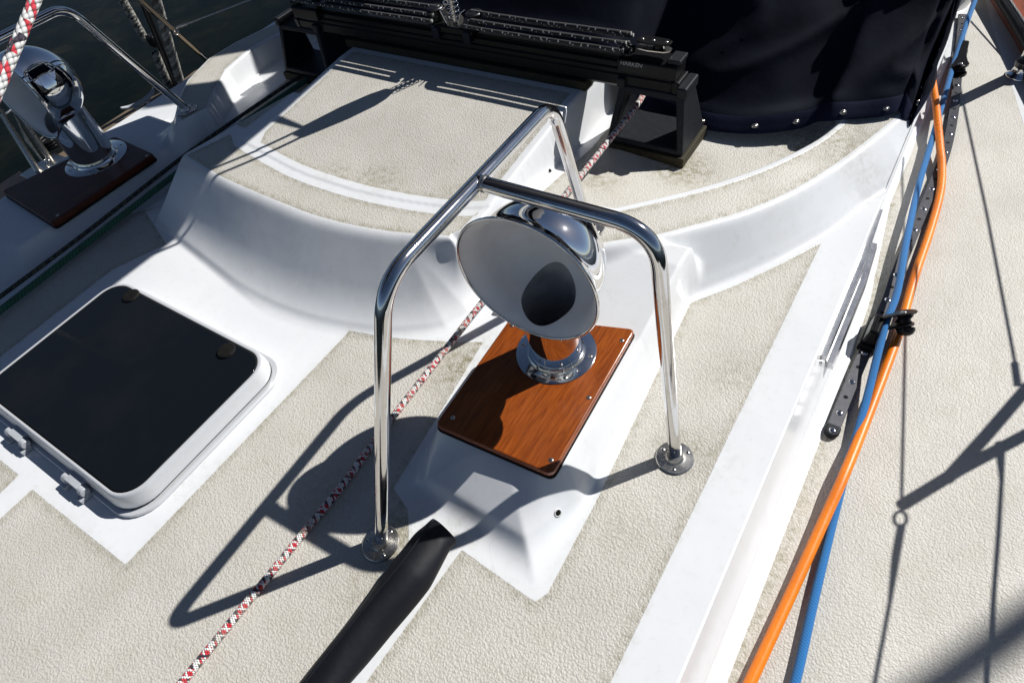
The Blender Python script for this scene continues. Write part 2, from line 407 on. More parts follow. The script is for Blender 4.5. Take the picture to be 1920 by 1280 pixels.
RT = .16   # height of the breakwater top
def hR(x): return RT-.075*min(max((x+.58)/.42, 0), 1)
def poly_pxR(s):
    out = []
    for q in s.split():
        a, b = map(float, q.split(',')); z = RT
        for _ in range(6): p = at(a, b, z); z = hR(p.x)
        out.append(p)
    return out
def poly_px(s, z): return [at(*map(float, q.split(',')), z) for q in s.split()]
outer_l = catmull([at(405, 333, RT)+Vector((-.30, .045, 0))]+poly_px('405,333 500,375 600,413 720,438 850,449', RT), 6)
left_end = poly_px('430,240 341,290', RT)
chan_r = [Vector((-.875, .835, 0)), Vector((-.835, .88, 0)), Vector((-.835, 1.02, 0))]
T_ringL = arr([Vector((outer_l[0].x, 1.20, 0))]+outer_l+chan_r+[Vector((-.835, 1.25, 0))])
base_l = catmull([at(320, 462, 0)+Vector((-.30, .03, 0))]+poly_px('320,462 370,498 450,560 560,610 700,636 790,632 840,620', 0), 6)
B_ringL = arr([Vector((base_l[0].x-.02, 1.25, 0))]+base_l+[at(885, 588, 0), Vector((-.805, .86, 0)), Vector((-.805, 1.28, 0))])
outer_r = catmull(poly_pxR('1120,466 1220,452 1300,432 1400,404 1500,360 1600,294 1650,255 1698,216'), 5)
inner_r = catmull(poly_pxR('1150,388 1300,353 1400,322 1480,288 1540,255 1590,215'), 5)
T_ringR = arr([Vector((-.655, .905, 0))]+outer_r+[Vector((-.05, 1.9, 0)), Vector((-.05, 2.6, 0)), Vector((-.2, 2.6, 0)), Vector((-.185, 1.75, 0))]+list(reversed(inner_r))+[Vector((-.63, 1.06, 0)), Vector((-.665, 1.02, 0))])
base_r = catmull(poly_px('1180,600 1290,563 1380,528 1480,483 1570,432 1625,385', 0), 5)
B_ringR = arr([Vector((-.69, .80, 0)), Vector((-.5, .86, 0))]+base_r+[Vector((.02, 1.66, 0)), Vector((.02, 2.7, 0)), Vector((-.24, 2.7, 0)), Vector((-.225, 1.72, 0))]+[v+Vector((-.02, .035, 0)) for v in reversed(inner_r)]+[Vector((-.64, 1.10, 0)), Vector((-.695, 1.03, 0))])
LZ = .13
li = poly_px('391,203 402,169 427,131 472,92 549,52', LZ); lo = poly_px('543,32 490,55 440,79 389,110 350,150 333,185 327,232', LZ)
T_ringS = arr(li+[Vector((-2.22, 2.2, 0)), Vector((-2.55, 2.2, 0))]+lo)
B_ringS = arr([Vector((-2.06, .88, 0))]+[v+Vector((.028, -.006, 0)) for v in catmull(li[1:], 5)]+[Vector((-2.18, 2.25, 0)), Vector((-2.62, 2.25, 0)), at(543, 32, LZ)+Vector((-.03, 0, 0)), at(440, 79, LZ)+Vector((-.03, 0, 0)), at(389, 110, LZ)+Vector((-.03, .0, 0)), at(345, 150, LZ)+Vector((-.04, 0, 0)), at(324, 190, LZ)+Vector((-.05, -.03, 0)), Vector((-2.42, .86, 0)), Vector((-2.2, .80, 0))])
# port dorade box
T_boxP = arr([Vector((-.618, .412, 0)), Vector((-.390, .42, 0)), Vector((-.352, .455, 0)), Vector((-.350, 1.05, 0)), Vector((-.60, 1.0, 0)), Vector((-.622, .80, 0))])
f1, f2 = at(735, 925, 0), at(1000, 1118, 0)
B_boxP = arr([f1, at(985, 1107, 0), at(1004, 1119, 0), at(1022, 1105, 0), at(1118, 925, 0), at(1200, 750, 0), at(1290, 560, 0), Vector((-.30, 1.12, 0)), Vector((-.66, 1.05, 0)), Vector((-.668, .80, 0))])
# starboard dorade box
T_boxS = arr([Vector((-2.53, .30, 0)), Vector((-2.20, .33, 0)), Vector((-2.175, .80, 0)), Vector((-2.185, 1.0, 0)), Vector((-2.45, 1.0, 0)), Vector((-2.53, .85, 0))])
B_boxS = arr([Vector((-2.60, .14, 0)), Vector((-2.16, .16, 0)), Vector((-2.115, .34, 0)), Vector((-2.10, 1.0, 0)), Vector((-2.48, 1.08, 0)), Vector((-2.60, .95, 0))])
# garage of the sliding hatch
sea_front = catmull(poly_px('452,262 550,316 650,351 750,374 850,388 905,389', .163), 6)
T_sea = arr([Vector((-1.735, .95, 0))]+sea_front+[Vector((-.842, .96, 0)), Vector((-.842, 2.05, 0)), Vector((-1.74, 2.05, 0))])
B_sea = arr([Vector((-1.765, .93, 0))]+[v+Vector((0, -.016, 0)) for v in sea_front]+[Vector((-.812, .94, 0)), Vector((-.812, 2.08, 0)), Vector((-1.765, 2.08, 0))])

X0, X1, Y0, Y1, DX = -2.665, -.036, -.62, 2.25, .0042
xs = np.append(np.arange(X0, X1-.003, DX), X1); ys = np.arange(Y0, Y1, DX)
XX, YY = np.meshgrid(xs, ys)                         # rows = y
zb = np.zeros(XX.shape)
rim = np.clip((XX+.125)/.089, 0, 1); zb -= .010*rim**1.5
zb -= .012*np.clip((XX+.048)/.012, 0, 1)**2
iL = mound(XX, YY, T_ringL, B_ringL, RT, .42)
def cut(X, Y, A, B, wd, h):                              # falls away from line A-B (on the left of A->B) over wd
    ax_, ay_ = B.x-A.x, B.y-A.y; L = math.hypot(ax_, ay_); d = (-(Y-A.y)*ax_+(X-A.x)*ay_)/L
    return h-h*d/wd
fA, fB = at(341, 290, RT), at(405, 333, RT)
wdf = .5*(abs(((at(272, 392, 0)-fA).xy).cross((fB-fA).xy.normalized()))+abs(((at(318, 461, 0)-fA).xy).cross((fB-fA).xy.normalized())))
fac = smin(cut(XX, YY, fA, fB, wdf, RT), cut(XX, YY, at(432, 238, RT), fA, .035, RT), .006)
iL = np.clip(smin(iL, fac, .010), 0, 1)
iR = mound(XX, YY, T_ringR, B_ringR, 1.0, .30)*(RT-.075*np.clip((XX+.58)/.42, 0, 1))
iS = mound(XX, YY, T_ringS, B_ringS, LZ, .30)
bP = mound(XX, YY, T_boxP, B_boxP, 1.0, .22)*(.091+.04*np.clip((YY-.78)/.2, 0, 1))
bS = mound(XX, YY, T_boxS, B_boxS, .062, .30)
se = mound(XX, YY, T_sea, B_sea, 1.0, .16)
sea_top = .1605+.041*np.clip((YY-.93)/.45, 0, 1)
se = se*sea_top
# recess floor aft of the breakwater and under the rope channels
fl = np.where(YY > .80, .13*np.clip((YY-.82)/.17, 0, 1)**1.0, 0)
fl = np.where(YY > .99, np.interp(YY, [.99, 1.38, 3], [.13, .07, .07]), fl)
fl = fl-np.where(YY > .9, .038*np.clip((XX+.70)/.45, 0, 1), 0)
inrec = (XX > -.86) & (XX < -.0)
infr = sdf(XX, YY, arr([Vector((-.9, .80, 0)), Vector((-.64, .80, 0))]+[Vector((p[0], p[1]-.02, 0)) for p in inner_r]+[Vector((-.12, 2.6, 0)), Vector((-.9, 2.6, 0))]))
flo = fl*np.clip(infr/.02+.5, 0, 1)
flS = np.where((XX < -1.74) & (XX > -2.3), np.interp(YY, [.75, 1.1, 3], [0, .045, .055]), 0)
base = np.maximum(zb, np.maximum(flo, flS))
parts = [base, iL, iR, iS, bP, bS, se]
ZZ = base.copy()
for q, k in ((iL, .012), (iR, .014), (iS, .012), (bP, .030), (bS, .024), (se, .010)): ZZ = smax(ZZ, q-k*(1-np.clip(q/k, 0, 1))-1e-4, k)
own = np.argmax(np.stack([parts[0]+.0008]+parts[1:]), 0)
# softened groove ahead of the breakwater, and shallow moulded step
# light smoothing so that every edge has a small radius
for _ in range(2):
    K = ZZ.copy(); K[1:-1, 1:-1] = (ZZ[1:-1, 1:-1]*4+ZZ[:-2, 1:-1]+ZZ[2:, 1:-1]+ZZ[1:-1, :-2]+ZZ[1:-1, 2:])/8; ZZ = K
def height(x, y):
    i = min(max((y-Y0)/DX, 0), len(ys)-2); j = min(max((x-X0)/DX, 0), len(xs)-2); a, b = int(i), int(j); u, v = i-a, min(j-b, 1)
    return float((ZZ[a, b]*(1-v)+ZZ[a, b+1]*v)*(1-u)+(ZZ[a+1, b]*(1-v)+ZZ[a+1, b+1]*v)*u)

# non-slip pads
curveA = poly_px('655,621 700,629 740,634 800,638 860,641 906,641', 0)
NS = []
NS.append((arr(curveA+poly_px('738,915 765,955', 0)+[Vector((-.56, .20, 0)), Vector((-.575, -.7, 0)), Vector((-1.409, -.7, 0))]+poly_px('60,917 235,1058', 0)), 0))
NS.append((arr([Vector((-1.475, -.7, 0)), at(0, 925, 0), at(35, 890, 0), at(0, 862, 0), Vector((-1.87, -.121, 0)), Vector((-1.87, -.7, 0))]), 0))
NS.append((arr(poly_px('1540,455', 0)+[Vector((-.125, .2, 0)), Vector((-.125, -.7, 0)), Vector((-.485, -.7, 0))]+poly_px('685,1280 865,1030 980,1112 1004,1128 1026,1112 1125,925 1210,745 1294,568 1380,535 1470,492', 0)), 0))
NS.append((arr([Vector((-1.865, .50, 0)), at(312, 458, 0), at(272, 396, 0), Vector((-1.99, .72, 0)), Vector((-2.09, .62, 0)), Vector((-2.09, -.7, 0)), Vector((-1.90, -.7, 0)), Vector((-1.90, .42, 0))]), 0))
ringL_pad = arr([at(432, 252, RT), at(350, 291, RT)]+[v+Vector((.0, .012, 0)) for v in outer_l if v.x > fB.x-.004]+[Vector((-.862, .865, 0)), Vector((-.862, .95, 0))]+[v+Vector((.0, -.030, 0)) for v in reversed(sea_front)])
NS.append((ringL_pad, 1))
ringR_pad = arr([Vector((-.63, .935, 0))]+[v+Vector((-.012, .010, 0)) for v in outer_r]+[Vector((-.08, 2.2, 0)), Vector((-.16, 2.2, 0)), Vector((-.16, 1.75, 0))]+[v+Vector((.012, -.014, 0)) for v in reversed(inner_r)]+[Vector((-.62, 1.04, 0))])
NS.append((ringR_pad, 2))
NS.append((arr([Vector((p[0], p[1]-.01, 0)) for p in poly_px('402,176', LZ)]+[v+Vector((-.018, 0, 0)) for v in li[2:]]+[Vector((-2.26, 2.2, 0)), Vector((-2.50, 2.2, 0))]+[v+Vector((.012, 0, 0)) for v in lo[:-1]]+[lo[-1]+Vector((.02, .015, 0)), li[0]+Vector((-.01, .015, 0))]), 3))
NS.append((arr([Vector((-1.705, .985, 0))]+[v+Vector((0, .026, 0)) for v in sea_front[2:-1]]+[Vector((-.868, 1.0, 0)), Vector((-.868, 1.425, 0)), Vector((-1.705, 1.425, 0))]), 6))
rec_pad = arr([Vector((-.787, .98, 0)), Vector((-.70, .98, 0)), Vector((-.64, 1.09, 0))]+[Vector((v[0]-.004, v[1]+.012, 0)) for v in inner_r[:12]]+[Vector((v[0]-.03, v[1]+.035, 0)) for v in inner_r[16:]]+[Vector((-.24, 2.2, 0)), Vector((-.787, 2.2, 0))])
NS.append((rec_pad, 0))
NS.append((arr([Vector((-1.80, .98, 0)), Vector((-1.80, 2.2, 0)), Vector((-2.14, 2.2, 0)), Vector((-2.10, 1.3, 0)), Vector((-2.04, 1.0, 0))]), 0))
nsv = np.full(XX.shape, -.05)
for poly, o_ in NS:
    x0, y0 = poly.min(0)-.03; x1, y1 = poly.max(0)+.03
    k = (XX > x0) & (XX < x1) & (YY > y0) & (YY < y1)
    s = sdf(XX[k], YY[k], poly); nsv[k] = np.maximum(nsv[k], s)
gy, gx = np.gradient(ZZ, ys, xs)
slope = np.hypot(gx, gy); nsv = np.where((slope > .42), np.minimum(nsv, -.001*(slope-.42)*20), nsv)
# grime collects along pad edges, under fittings
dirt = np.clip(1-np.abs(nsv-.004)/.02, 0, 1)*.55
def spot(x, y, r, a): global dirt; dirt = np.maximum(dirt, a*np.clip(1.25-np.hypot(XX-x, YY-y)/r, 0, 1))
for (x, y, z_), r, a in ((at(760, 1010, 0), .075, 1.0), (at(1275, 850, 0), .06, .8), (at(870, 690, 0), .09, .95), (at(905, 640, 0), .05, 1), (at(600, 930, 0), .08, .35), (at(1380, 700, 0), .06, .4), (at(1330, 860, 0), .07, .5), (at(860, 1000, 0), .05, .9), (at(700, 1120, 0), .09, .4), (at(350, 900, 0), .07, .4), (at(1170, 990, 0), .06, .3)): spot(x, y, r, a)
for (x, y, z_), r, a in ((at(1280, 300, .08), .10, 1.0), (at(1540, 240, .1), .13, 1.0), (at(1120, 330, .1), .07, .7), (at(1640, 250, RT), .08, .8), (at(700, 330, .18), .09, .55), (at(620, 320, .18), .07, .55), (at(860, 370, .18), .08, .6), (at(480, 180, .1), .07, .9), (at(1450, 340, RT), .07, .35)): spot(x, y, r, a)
nx, ny = -gx, -gy; ln = np.sqrt(nx*nx+ny*ny+1)
NRM = np.stack([nx/ln, ny/ln, 1/ln], -1)
NAMES = [('cabin_roof', None), ('breakwater', ('white curved breakwater moulding with cream non-slip top ahead of the sliding hatch', 'coaming')),
         ('breakwater', ('curved white breakwater moulding sweeping aft to the corner of the navy canvas', 'coaming')),
         ('breakwater', ('curved breakwater moulding half in shadow at the far side of the cabin roof', 'coaming')),
         ('dorade_box', ('white moulded box with sloping front under the near mahogany board', 'ventilator box')),
         ('dorade_box', ('white moulded box in shadow under the far dark board', 'ventilator box')),
         ('hatch_garage', ('flat cream-topped sliding hatch housing in front of the black traveller beam', 'hatch housing'))]
ny_, nx_ = XX.shape
co_all = np.stack([XX, YY, ZZ], -1).reshape(-1, 3)
fy, fx = np.meshgrid(np.arange(ny_-1), np.arange(nx_-1), indexing='ij')
i00 = (fy*nx_+fx).ravel(); quads = np.stack([i00, i00+1, i00+nx_+1, i00+nx_], 1)
fo = own[:-1, :-1].ravel()
for idx, (nm, lb) in enumerate(NAMES):
    q = quads[fo == idx]
    if not len(q): continue
    used, inv = np.unique(q, return_inverse=True); inv = inv.reshape(-1, 4)
    me = bpy.data.meshes.new(nm); me.vertices.add(len(used)); me.vertices.foreach_set('co', co_all[used].astype(np.float32).ravel())
    me.loops.add(inv.size); me.loops.foreach_set('vertex_index', inv.astype(np.int32).ravel())
    me.polygons.add(len(q)); me.polygons.foreach_set('loop_start', np.arange(0, inv.size, 4, dtype=np.int32))
    me.update(calc_edges=True); me.polygons.foreach_set('use_smooth', np.ones(len(q), bool))
    for an, av in (('ns', nsv), ('dirt', dirt)):
        a = me.attributes.new(an, 'FLOAT', 'POINT'); a.data.foreach_set('value', av.ravel()[used].astype(np.float32))
    me.materials.append(M_DECK); me.validate()
    me.normals_split_custom_set_from_vertices(NRM.reshape(-1, 3)[used].tolist())
    o = bpy.data.objects.new(nm, me); COL.objects.link(o)
    if lb: tag(o, lb[0], lb[1])
    else: tag(o, 'white cabin roof moulding with cream non-slip pads', None, None, 'structure')

def on_surf(px, py, z=.05):
    for _ in range(25): q = at(px, py, z); z += .5*(height(q.x, q.y)-z)
    return at(px, py, z)
# ------------------------------------------------------------------ cabin side, side decks, water
def grid_mesh(name, rows, mat_, kind=None, ns=None, dirtf=None):
    bm = bmesh.new(); V = [[bm.verts.new(p) for p in r] for r in rows]
    for a, b in zip(V, V[1:]):
        for k in range(len(a)-1): bm.faces.new((a[k], a[k+1], b[k+1], b[k]))
    me = bpy.data.meshes.new(name); bm.to_mesh(me); bm.free()
    c = np.empty(len(me.vertices)*3); me.vertices.foreach_get('co', c); c = c.reshape(-1, 3)
    for an, f in (('ns', ns), ('dirt', dirtf)):
        a = me.attributes.new(an, 'FLOAT', 'POINT'); a.data.foreach_set('value', (f(c) if f else np.full(len(c), -1. if an == 'ns' else 0.)).astype(np.float32))
    o = link(name, me, mat_)
    if kind: tag(o, None, None, None, kind)
    return o
ZD = -.22
def xb(y): return float(np.interp(y, [-1, 1.2, 1.42, 1.65, 1.85, 2.1, 2.5, 4], [.033, .033, .022, -.008, -.03, -.045, -.055, -.09]))
rows = []
for y in np.arange(-.62, 2.24, .012):
    z0 = height(X1, y); x0 = X1; xf = xb(y); r = []
    hi = min(max((y-1.35)/.5, 0), 1)
    bulge = .0
    pts = [(x0, z0), (x0+.004, z0-.003), (x0+.0055, z0-.009), (x0+.004, z0-.016), (x0+.001, z0-.022)]
    xw = x0+.002-.03*hi
    for t in np.linspace(0, 1, 14)[1:]:
        zt = (z0-.022)*(1-t)+(ZD+.03)*t
        pts.append((xw*min(1, t*3)+(x0+.001)*(1-min(1, t*3))+(.036+.0*hi)*t*min(1, 1.2-hi*.6), zt))
    xe, ze = pts[-1]; XFo = max(xf, xe+.02)
    for t in np.linspace(0, 1, 12)[1:]:
        a = t*math.pi/2; pts.append((xe+(XFo-xe)*(1-math.cos(a)), ze-(ze-ZD-.004)*math.sin(a)))
    pts.append((XFo+.006, ZD-.003))
    rows.append([Vector((p[0], y, p[1])) for p in pts])
tag(grid_mesh('cabin_side', [list(reversed(r)) for r in rows], M_DECK), 'white cabin side wall with concave foot beside the genoa track', 'cabin side')
def sd_ns(c):
    base_x = np.array([max(xb(y), -.02 if y > 1.3 else .0) for y in c[:, 1]]); 
    out = np.minimum(c[:, 0]-base_x-.004, 5)
    bx = np.interp(c[:, 1], [0, 1.5, 2.2, 2.55, 3.0, 3.3], [.75, .62, .30, .205, .075, 0])
    return np.minimum(out, bx-c[:, 0])
def sd_dirt(c):
    base_x = np.array([xb(y) for y in c[:, 1]])
    return np.clip(1-np.abs(c[:, 0]-base_x-.012)/.03, 0, 1)*.75
xsd = list(np.arange(-.16, .14, .01))+list(np.arange(.14, 1.0, .02)); rows = [[Vector((x, y, ZD)) for x in xsd] for y in np.arange(-.7, 4.2, .02)]
tag(grid_mesh('side_deck', rows, M_DECK, 'structure', sd_ns, sd_dirt), 'cream non-slip side deck')
b = bmesh.new(); box(b, Matrix.Translation((-1.5, 1.9, -.45)), 2.6, 5.2, .3)
rows = [[Vector((x, y, z)) for x, z in ((-3.0, -.36), (-2.9, -.36), (-2.72, -.36), (-2.68, -.32), (-2.672, -.05), (-2.671, -.010), (-2.665, -.0005))][::-1] for y in (-.62, 2.25)]
o = grid_mesh('far_side_deck', [r for r in rows], M_DECK, 'structure')
o = link('hull', b, M_DECK); tag(o, None, None, None, 'structure')
m_, nt_, b_ = mat('harbour_water', (.003, .006, .004), .25); g_ = G(nt_); P_ = g_.pos()
nw = g_.noise(g_.scale(P_, (1, .6, 1)), 2.2, 5, .55); alg = g_.ramp(g_.noise(P_, 1.4, 6, .65, .8), [(.35, (.0012, .0028, .0014)), (.55, (.005, .006, .0026)), (.72, (.017, .015, .007))])
g_.l(alg, b_.inputs['Base Color']); g_.l(g_.bump(nw, .12, .05), b_.inputs['Normal']); b_.inputs['Specular IOR Level'].default_value = .05
bm = bmesh.new(); vs = [bm.verts.new(p) for p in ((-400, -400, -1.25), (400, -400, -1.25), (400, 400, -1.25), (-400, 400, -1.25))]; bm.faces.new(vs)
tag(link('water', bm, m_), None, None, None, 'structure')
# ------------------------------------------------------------------ fittings
def screw(M, r=.0045, parent=None, mat_=None, name='screw', local=False, slot=True):
    b = bmesh.new(); n = 14
    lathe(b, [(r, -.0004), (r, .0004), (r*.85, .0011), (r*.5, .0016), (0, .0018)], M, n)
    o = link(name, b, mat_ or M_STEEL, parent, local=local)
    if slot:
        b = bmesh.new(); box(b, M@Matrix.Translation((0, 0, .0012)), r*1.5, r*.28, .0014); link('slot', b, M_DKHOLE, o, False)
    return o
def flange(P, N, r, parent, name='base_flange', nscrew=3, a0=.6, xdir=None):
    M = basis(P, N, xdir); b = bmesh.new()
    lathe(b, [(0, 0), (r, 0), (r, .002), (r*.96, .0034), (r*.6, .0042), (.018, .005), (.0155, .011), (0, .011)], M, 40)
    o = link(name, b, M_STEEL, parent); smooth_by_angle(o, 40)
    for k in range(nscrew):
        a = a0+2*math.pi*k/nscrew
        screw(M@Matrix.Translation((r*.74*math.cos(a), r*.74*math.sin(a), .0034))@Matrix.Rotation(random.uniform(0, 3), 4, 'Z'), .0045, o, M_STEEL)
    return o
TR = .0128
def guard_hoop(main, cross, feet, label):
    root = empty('guard_rail_hoop', feet[0], label, 'guard hoop', 'stainless guard hoops over the ventilators')
    tube('hoop_tube', bend_path(main, .075, 14), TR, M_CHROME, root, 28)
    if cross:
        tube('cross_tube', bend_path(cross, .075, 14), TR, M_CHROME, root, 28)
        b = bmesh.new(); d = (Vector(cross[1])-Vector(cross[0])).normalized()
        lathe(b, [(TR*1.02, .010), (TR*1.14, .0125), (TR*1.16, .0145), (TR*1.02, .018)], basis(cross[0], d), 28); link('weld_bead', b, M_STEEL, root)
    for f in feet: flange(Vector(f), (0, 0, 1), .037, root, nscrew=3, a0=random.uniform(0, 2))
    return root
h1 = [at(715, 1012, .004), at(719, 528, .57), at(1034, 193, .53), at(1103, 424, RT+.002)]
fy = at(1266, 852, .003)
def on_seg(px, py, a, b_):                             # point of segment a-b seen at the pixel
    best = min((a.lerp(b_, t) for t in np.linspace(0, 1, 400)), key=lambda q: (proj(q)-Vector((px, py))).length); return best
def proj(p):
    v = RM@(np.array(p)-np.array([0, 0, H])); return Vector((960+F*v[0]/-v[2], 640-F*v[1]/-v[2]))
hj = on_seg(898, 345, h1[1], h1[2])
guard_hoop(h1, [hj, at(1231, 434, .545), fy], [at(714, 1018, 0.001), at(1104, 428, RT+.0005), at(1265, 858, .001)], 'polished steel guard hoop arching around the near chrome cowl, with a crossing brace')
h2 = [Vector((-2.30, .12, .0)), at(-250, 195, .57), at(122, 12, .53), at(350, 205, LZ+.002)]
guard_hoop(h2, None, [at(350, 207, LZ+.001)], 'steel guard hoop at the far left above the far cowl')

def cowl(loc, ndir, label, rt_=.0545, sr=.064, ab=.110):
    root = empty('cowl_ventilator', loc, label, 'ventilator cowl', 'chrome cowl ventilators')
    L = dict(local=True)
    zc, Rr, fr = .267, .1385, rt_/.0545            # tube radius, mouth axis height, mouth plane, mouth radius
    n = Vector(ndir).normalized(); side = n.cross(Vector((0, 0, 1))).normalized()
    def prof_R(s_, t_=0.0):                              # radius of the bowl at distance s_ ahead of the tube axis
        s0, a_, b_ = .012, ab-12*t_, .118-t_
        if s_ <= s0: return b_*math.sqrt(max(0, 1-((s0-s_)/a_)**2))
        return b_+(Rr-.118)*((s_-s0)/(sr-s0))**3
    def bowl(t_, name, mat_, hole):
        s0, a_ = .012, ab-12*t_; S_ = [s0-a_*math.cos(q) for q in np.linspace(0, math.pi/2, 36)]+list(np.linspace(s0, sr, 22)[1:])
        b = bmesh.new(); NN = 150; rings = []
        for s_ in S_:
            R1 = prof_R(s_, t_)
            if R1 < 1e-5: rings.append([b.verts.new(n*s_+Vector((0, 0, zc)))]); continue
            rings.append([b.verts.new(n*s_+side*R1*math.cos(2*math.pi*k/NN)+Vector((0, 0, zc+R1*math.sin(2*math.pi*k/NN)))) for k in range(NN)])
        for a1, b1 in zip(rings, rings[1:]):
            for k in range(NN):
                if len(a1) == 1: b.faces.new((a1[0], b1[k], b1[(k+1) % NN]))
                else: b.faces.new((a1[k], a1[(k+1) % NN], b1[(k+1) % NN], b1[k]))
        kill = [v for v in b.verts if v.co.z < zc and math.hypot(v.co.x, v.co.y) < hole]
        bmesh.ops.delete(b, geom=kill, context='VERTS')
        for v in b.verts:
            if v.is_boundary and v.co.z < zc:
                q = Vector((v.co.x, v.co.y, 0)); 
                if q.length < hole*1.25 and q.dot(n) < sr-.004:
                    q = q.normalized()*hole; v.co = Vector((q.x, q.y, top_z(q, t_)))
        return link(name, b, mat_, root, **L)
    def top_z(q, t_):
        s_ = q.dot(n); x_ = q.dot(side); return zc-math.sqrt(max(prof_R(s_, t_)**2-x_*x_, 1e-6))
    # flange
    b = bmesh.new(); lathe(b, [(0, 0), (.084*fr, 0), (.084*fr, .002), (.0825*fr, .0030), (.063*fr, .0032), (.0600*fr, .0045), (.0580*fr, .010), (rt_+.0015, .011), (rt_+.0002, .0105)], Matrix(), 64)
    fl_ = link('flange', b, M_CHROME, root, **L); smooth_by_angle(fl_, 35)
    for k in range(6):
        a = .25+k*math.pi/3; screw(Matrix.Translation((.073*fr*math.cos(a), .073*fr*math.sin(a), .0032))@Matrix.Rotation(k, 4, 'Z'), .0045, fl_, M_STEEL, local=True)
    def pipe(r, t_, name, mat_, z0):
        b = bmesh.new(); NN = 96; rows_ = []
        for j in range(14):
            row = []
            for k in range(NN):
                a = 2*math.pi*k/NN; q = Vector((math.cos(a), math.sin(a), 0))*r; zt = top_z(q, t_); f = j/13
                row.append(b.verts.new((q.x, q.y, z0+(zt-z0)*f)))
            rows_.append(row)
        for a1, b1 in zip(rows_, rows_[1:]):
            for k in range(NN): b.faces.new((a1[k], a1[(k+1) % NN], b1[(k+1) % NN], b1[k]))
        return link(name, b, mat_, root, **L)
    pipe(rt_, 0.0, 'tube', M_COWL, .004)
    pipe(rt_-.002, .003, 'throat', M_THROAT, .01)
    bowl(0.0, 'cowl', M_COWL, rt_-.0005)
    bowl(.003, 'inner_bowl', M_INNER, rt_-.002)
    b = bmesh.new(); Mb = basis(Vector((0, 0, zc))+n*sr, n)
    lathe(b, [(Rr-.0012+.0030*math.cos(a), .0030*math.sin(a)) for a in np.linspace(0, 2*math.pi, 13)], Mb, 128); link('rim', b, M_CHROME, root, **L)
    b = bmesh.new(); lathe(b, [(0, .011), (rt_-.003, .011)], Matrix(), 40); link('throat_floor', b, M_DKHOLE, root, **L)
    return root
def board(pts_top, z, th, label, nscr, group='mahogany mounting boards', wood=None):
    """pts_top: 4 corners (plan) going round; grain runs fore and aft"""
    c = sum((Vector((p[0], p[1], 0)) for p in pts_top), Vector())/4; c.z = z
    root = empty('mounting_board', c, label, 'wooden board', group)
    P = [Vector((p[0], p[1], 0)) for p in pts_top]; poly = []
    for i in range(4):
        a, v, d = P[i-1], P[i], P[(i+1) % 4]; r = .016
        p0 = v+(a-v).normalized()*r; p1 = v+(d-v).normalized()*r
        for k in range(6): t = k/5; q = p0*(1-t)**2+v*2*t*(1-t)+p1*t*t; poly.append((q.x, q.y))
    b = bmesh.new(); prism(b, poly, z-th, z); bmesh.ops.recalc_face_normals(b, faces=b.faces[:])
    o = link('board', b, wood or M_MAHOG, root); bevel(o, .0045, 3)
    cx_, cy_ = c.x, c.y
    b = bmesh.new(); prism(b, [(cx_+(q[0]-cx_)*1.014, cy_+(q[1]-cy_)*1.011) for q in poly], z-th-.004, z-th+.0022); bmesh.ops.recalc_face_normals(b, faces=b.faces[:]); link('sealant', b, M_SEAL, root)
    for (u, v) in nscr:
        q = (P[0]*(1-u)+P[1]*u)*(1-v)+(P[3]*(1-u)+P[2]*u)*v
        screw(basis((q.x, q.y, z+.0001), (0, 0, 1))@Matrix.Rotation(random.uniform(0, 3), 4, 'Z'), .0048, root, M_STEEL)
    return root
ZP = .108
pb = [at(814, 795, ZP), at(1035, 890, ZP), at(1192, 616, ZP), at(960, 590, ZP)]
board(pb, ZP, .017, 'sunlit reddish varnished board under the near cowl ventilator', [(.10, .09), (.94, .07), (.95, .48), (.95, .90), (.06, .9)])
ax = at(1043, 659, ZP)
cowl((ax.x, ax.y, ZP), (.04, -1, .0), 'large mirror-bright cowl with grey mouth facing forward inside the near guard hoop')
ZPS = .085
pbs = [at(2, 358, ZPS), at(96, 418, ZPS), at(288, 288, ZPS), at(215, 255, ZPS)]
board(pbs, ZPS, .022, 'dark board in shadow under the far cowl at the left edge', [(.95, .95), (.95, .08)], wood=M_MAHSHADE)
ax2 = at(181, 297, ZPS)
cowl((ax2.x, ax2.y, ZPS), (.04, -1, .02), 'far cowl ventilator at the left, seen side-on beneath the red-flecked rope', .068, .076, .118)

# --- deck hatch
hz = .052
hx0, hx1, hy0, hy1 = -1.765, -1.122, -.038, .388
root = empty('deck_hatch', ((hx0+hx1)/2, (hy0+hy1)/2, 0), 'square deck hatch with smoked lens and satin grey frame', 'hatch')
b = bmesh.new(); prism(b, rrect(hx0-.02, hx1+.026, hy0-.022, hy1+.018, .075), .0, .009); o = link('base_flange', b, M_ALU, root); bevel(o, .003, 3)
b = bmesh.new(); prism(b, rrect(hx0-.004, hx1+.010, hy0-.006, hy1+.005, .062), .009, .017); link('gasket', b, M_SEAL, root)
ro = rrect(hx0-.006, hx1+.014, hy0-.010, hy1+.006, .070); ri = rrect(hx0, hx1+.004, hy0, hy1, .062); rin = rrect(hx0+.007, hx1-.004, hy0+.007, hy1-.007, .056)
b = bmesh.new(); loops = []
for poly, z in ((ro, .015), (ro, .024), ([(a[0]*.3+c[0]*.7, a[1]*.3+c[1]*.7) for a, c in zip(ro, ri)], hz-.007), (ri, hz-.0015), ([(a[0]*.5+c[0]*.5, a[1]*.5+c[1]*.5) for a, c in zip(ri, rin)], hz), (rin, hz-.001), (rin, hz-.006)):
    loops.append([b.verts.new((p[0], p[1], z)) for p in poly])
for a, c in zip(loops, loops[1:]):
    for k in range(len(a)): b.faces.new((a[k], a[(k+1) % len(a)], c[(k+1) % len(a)], c[k]))
o = link('frame', b, M_ALU, root); smooth_by_angle(o, 40)
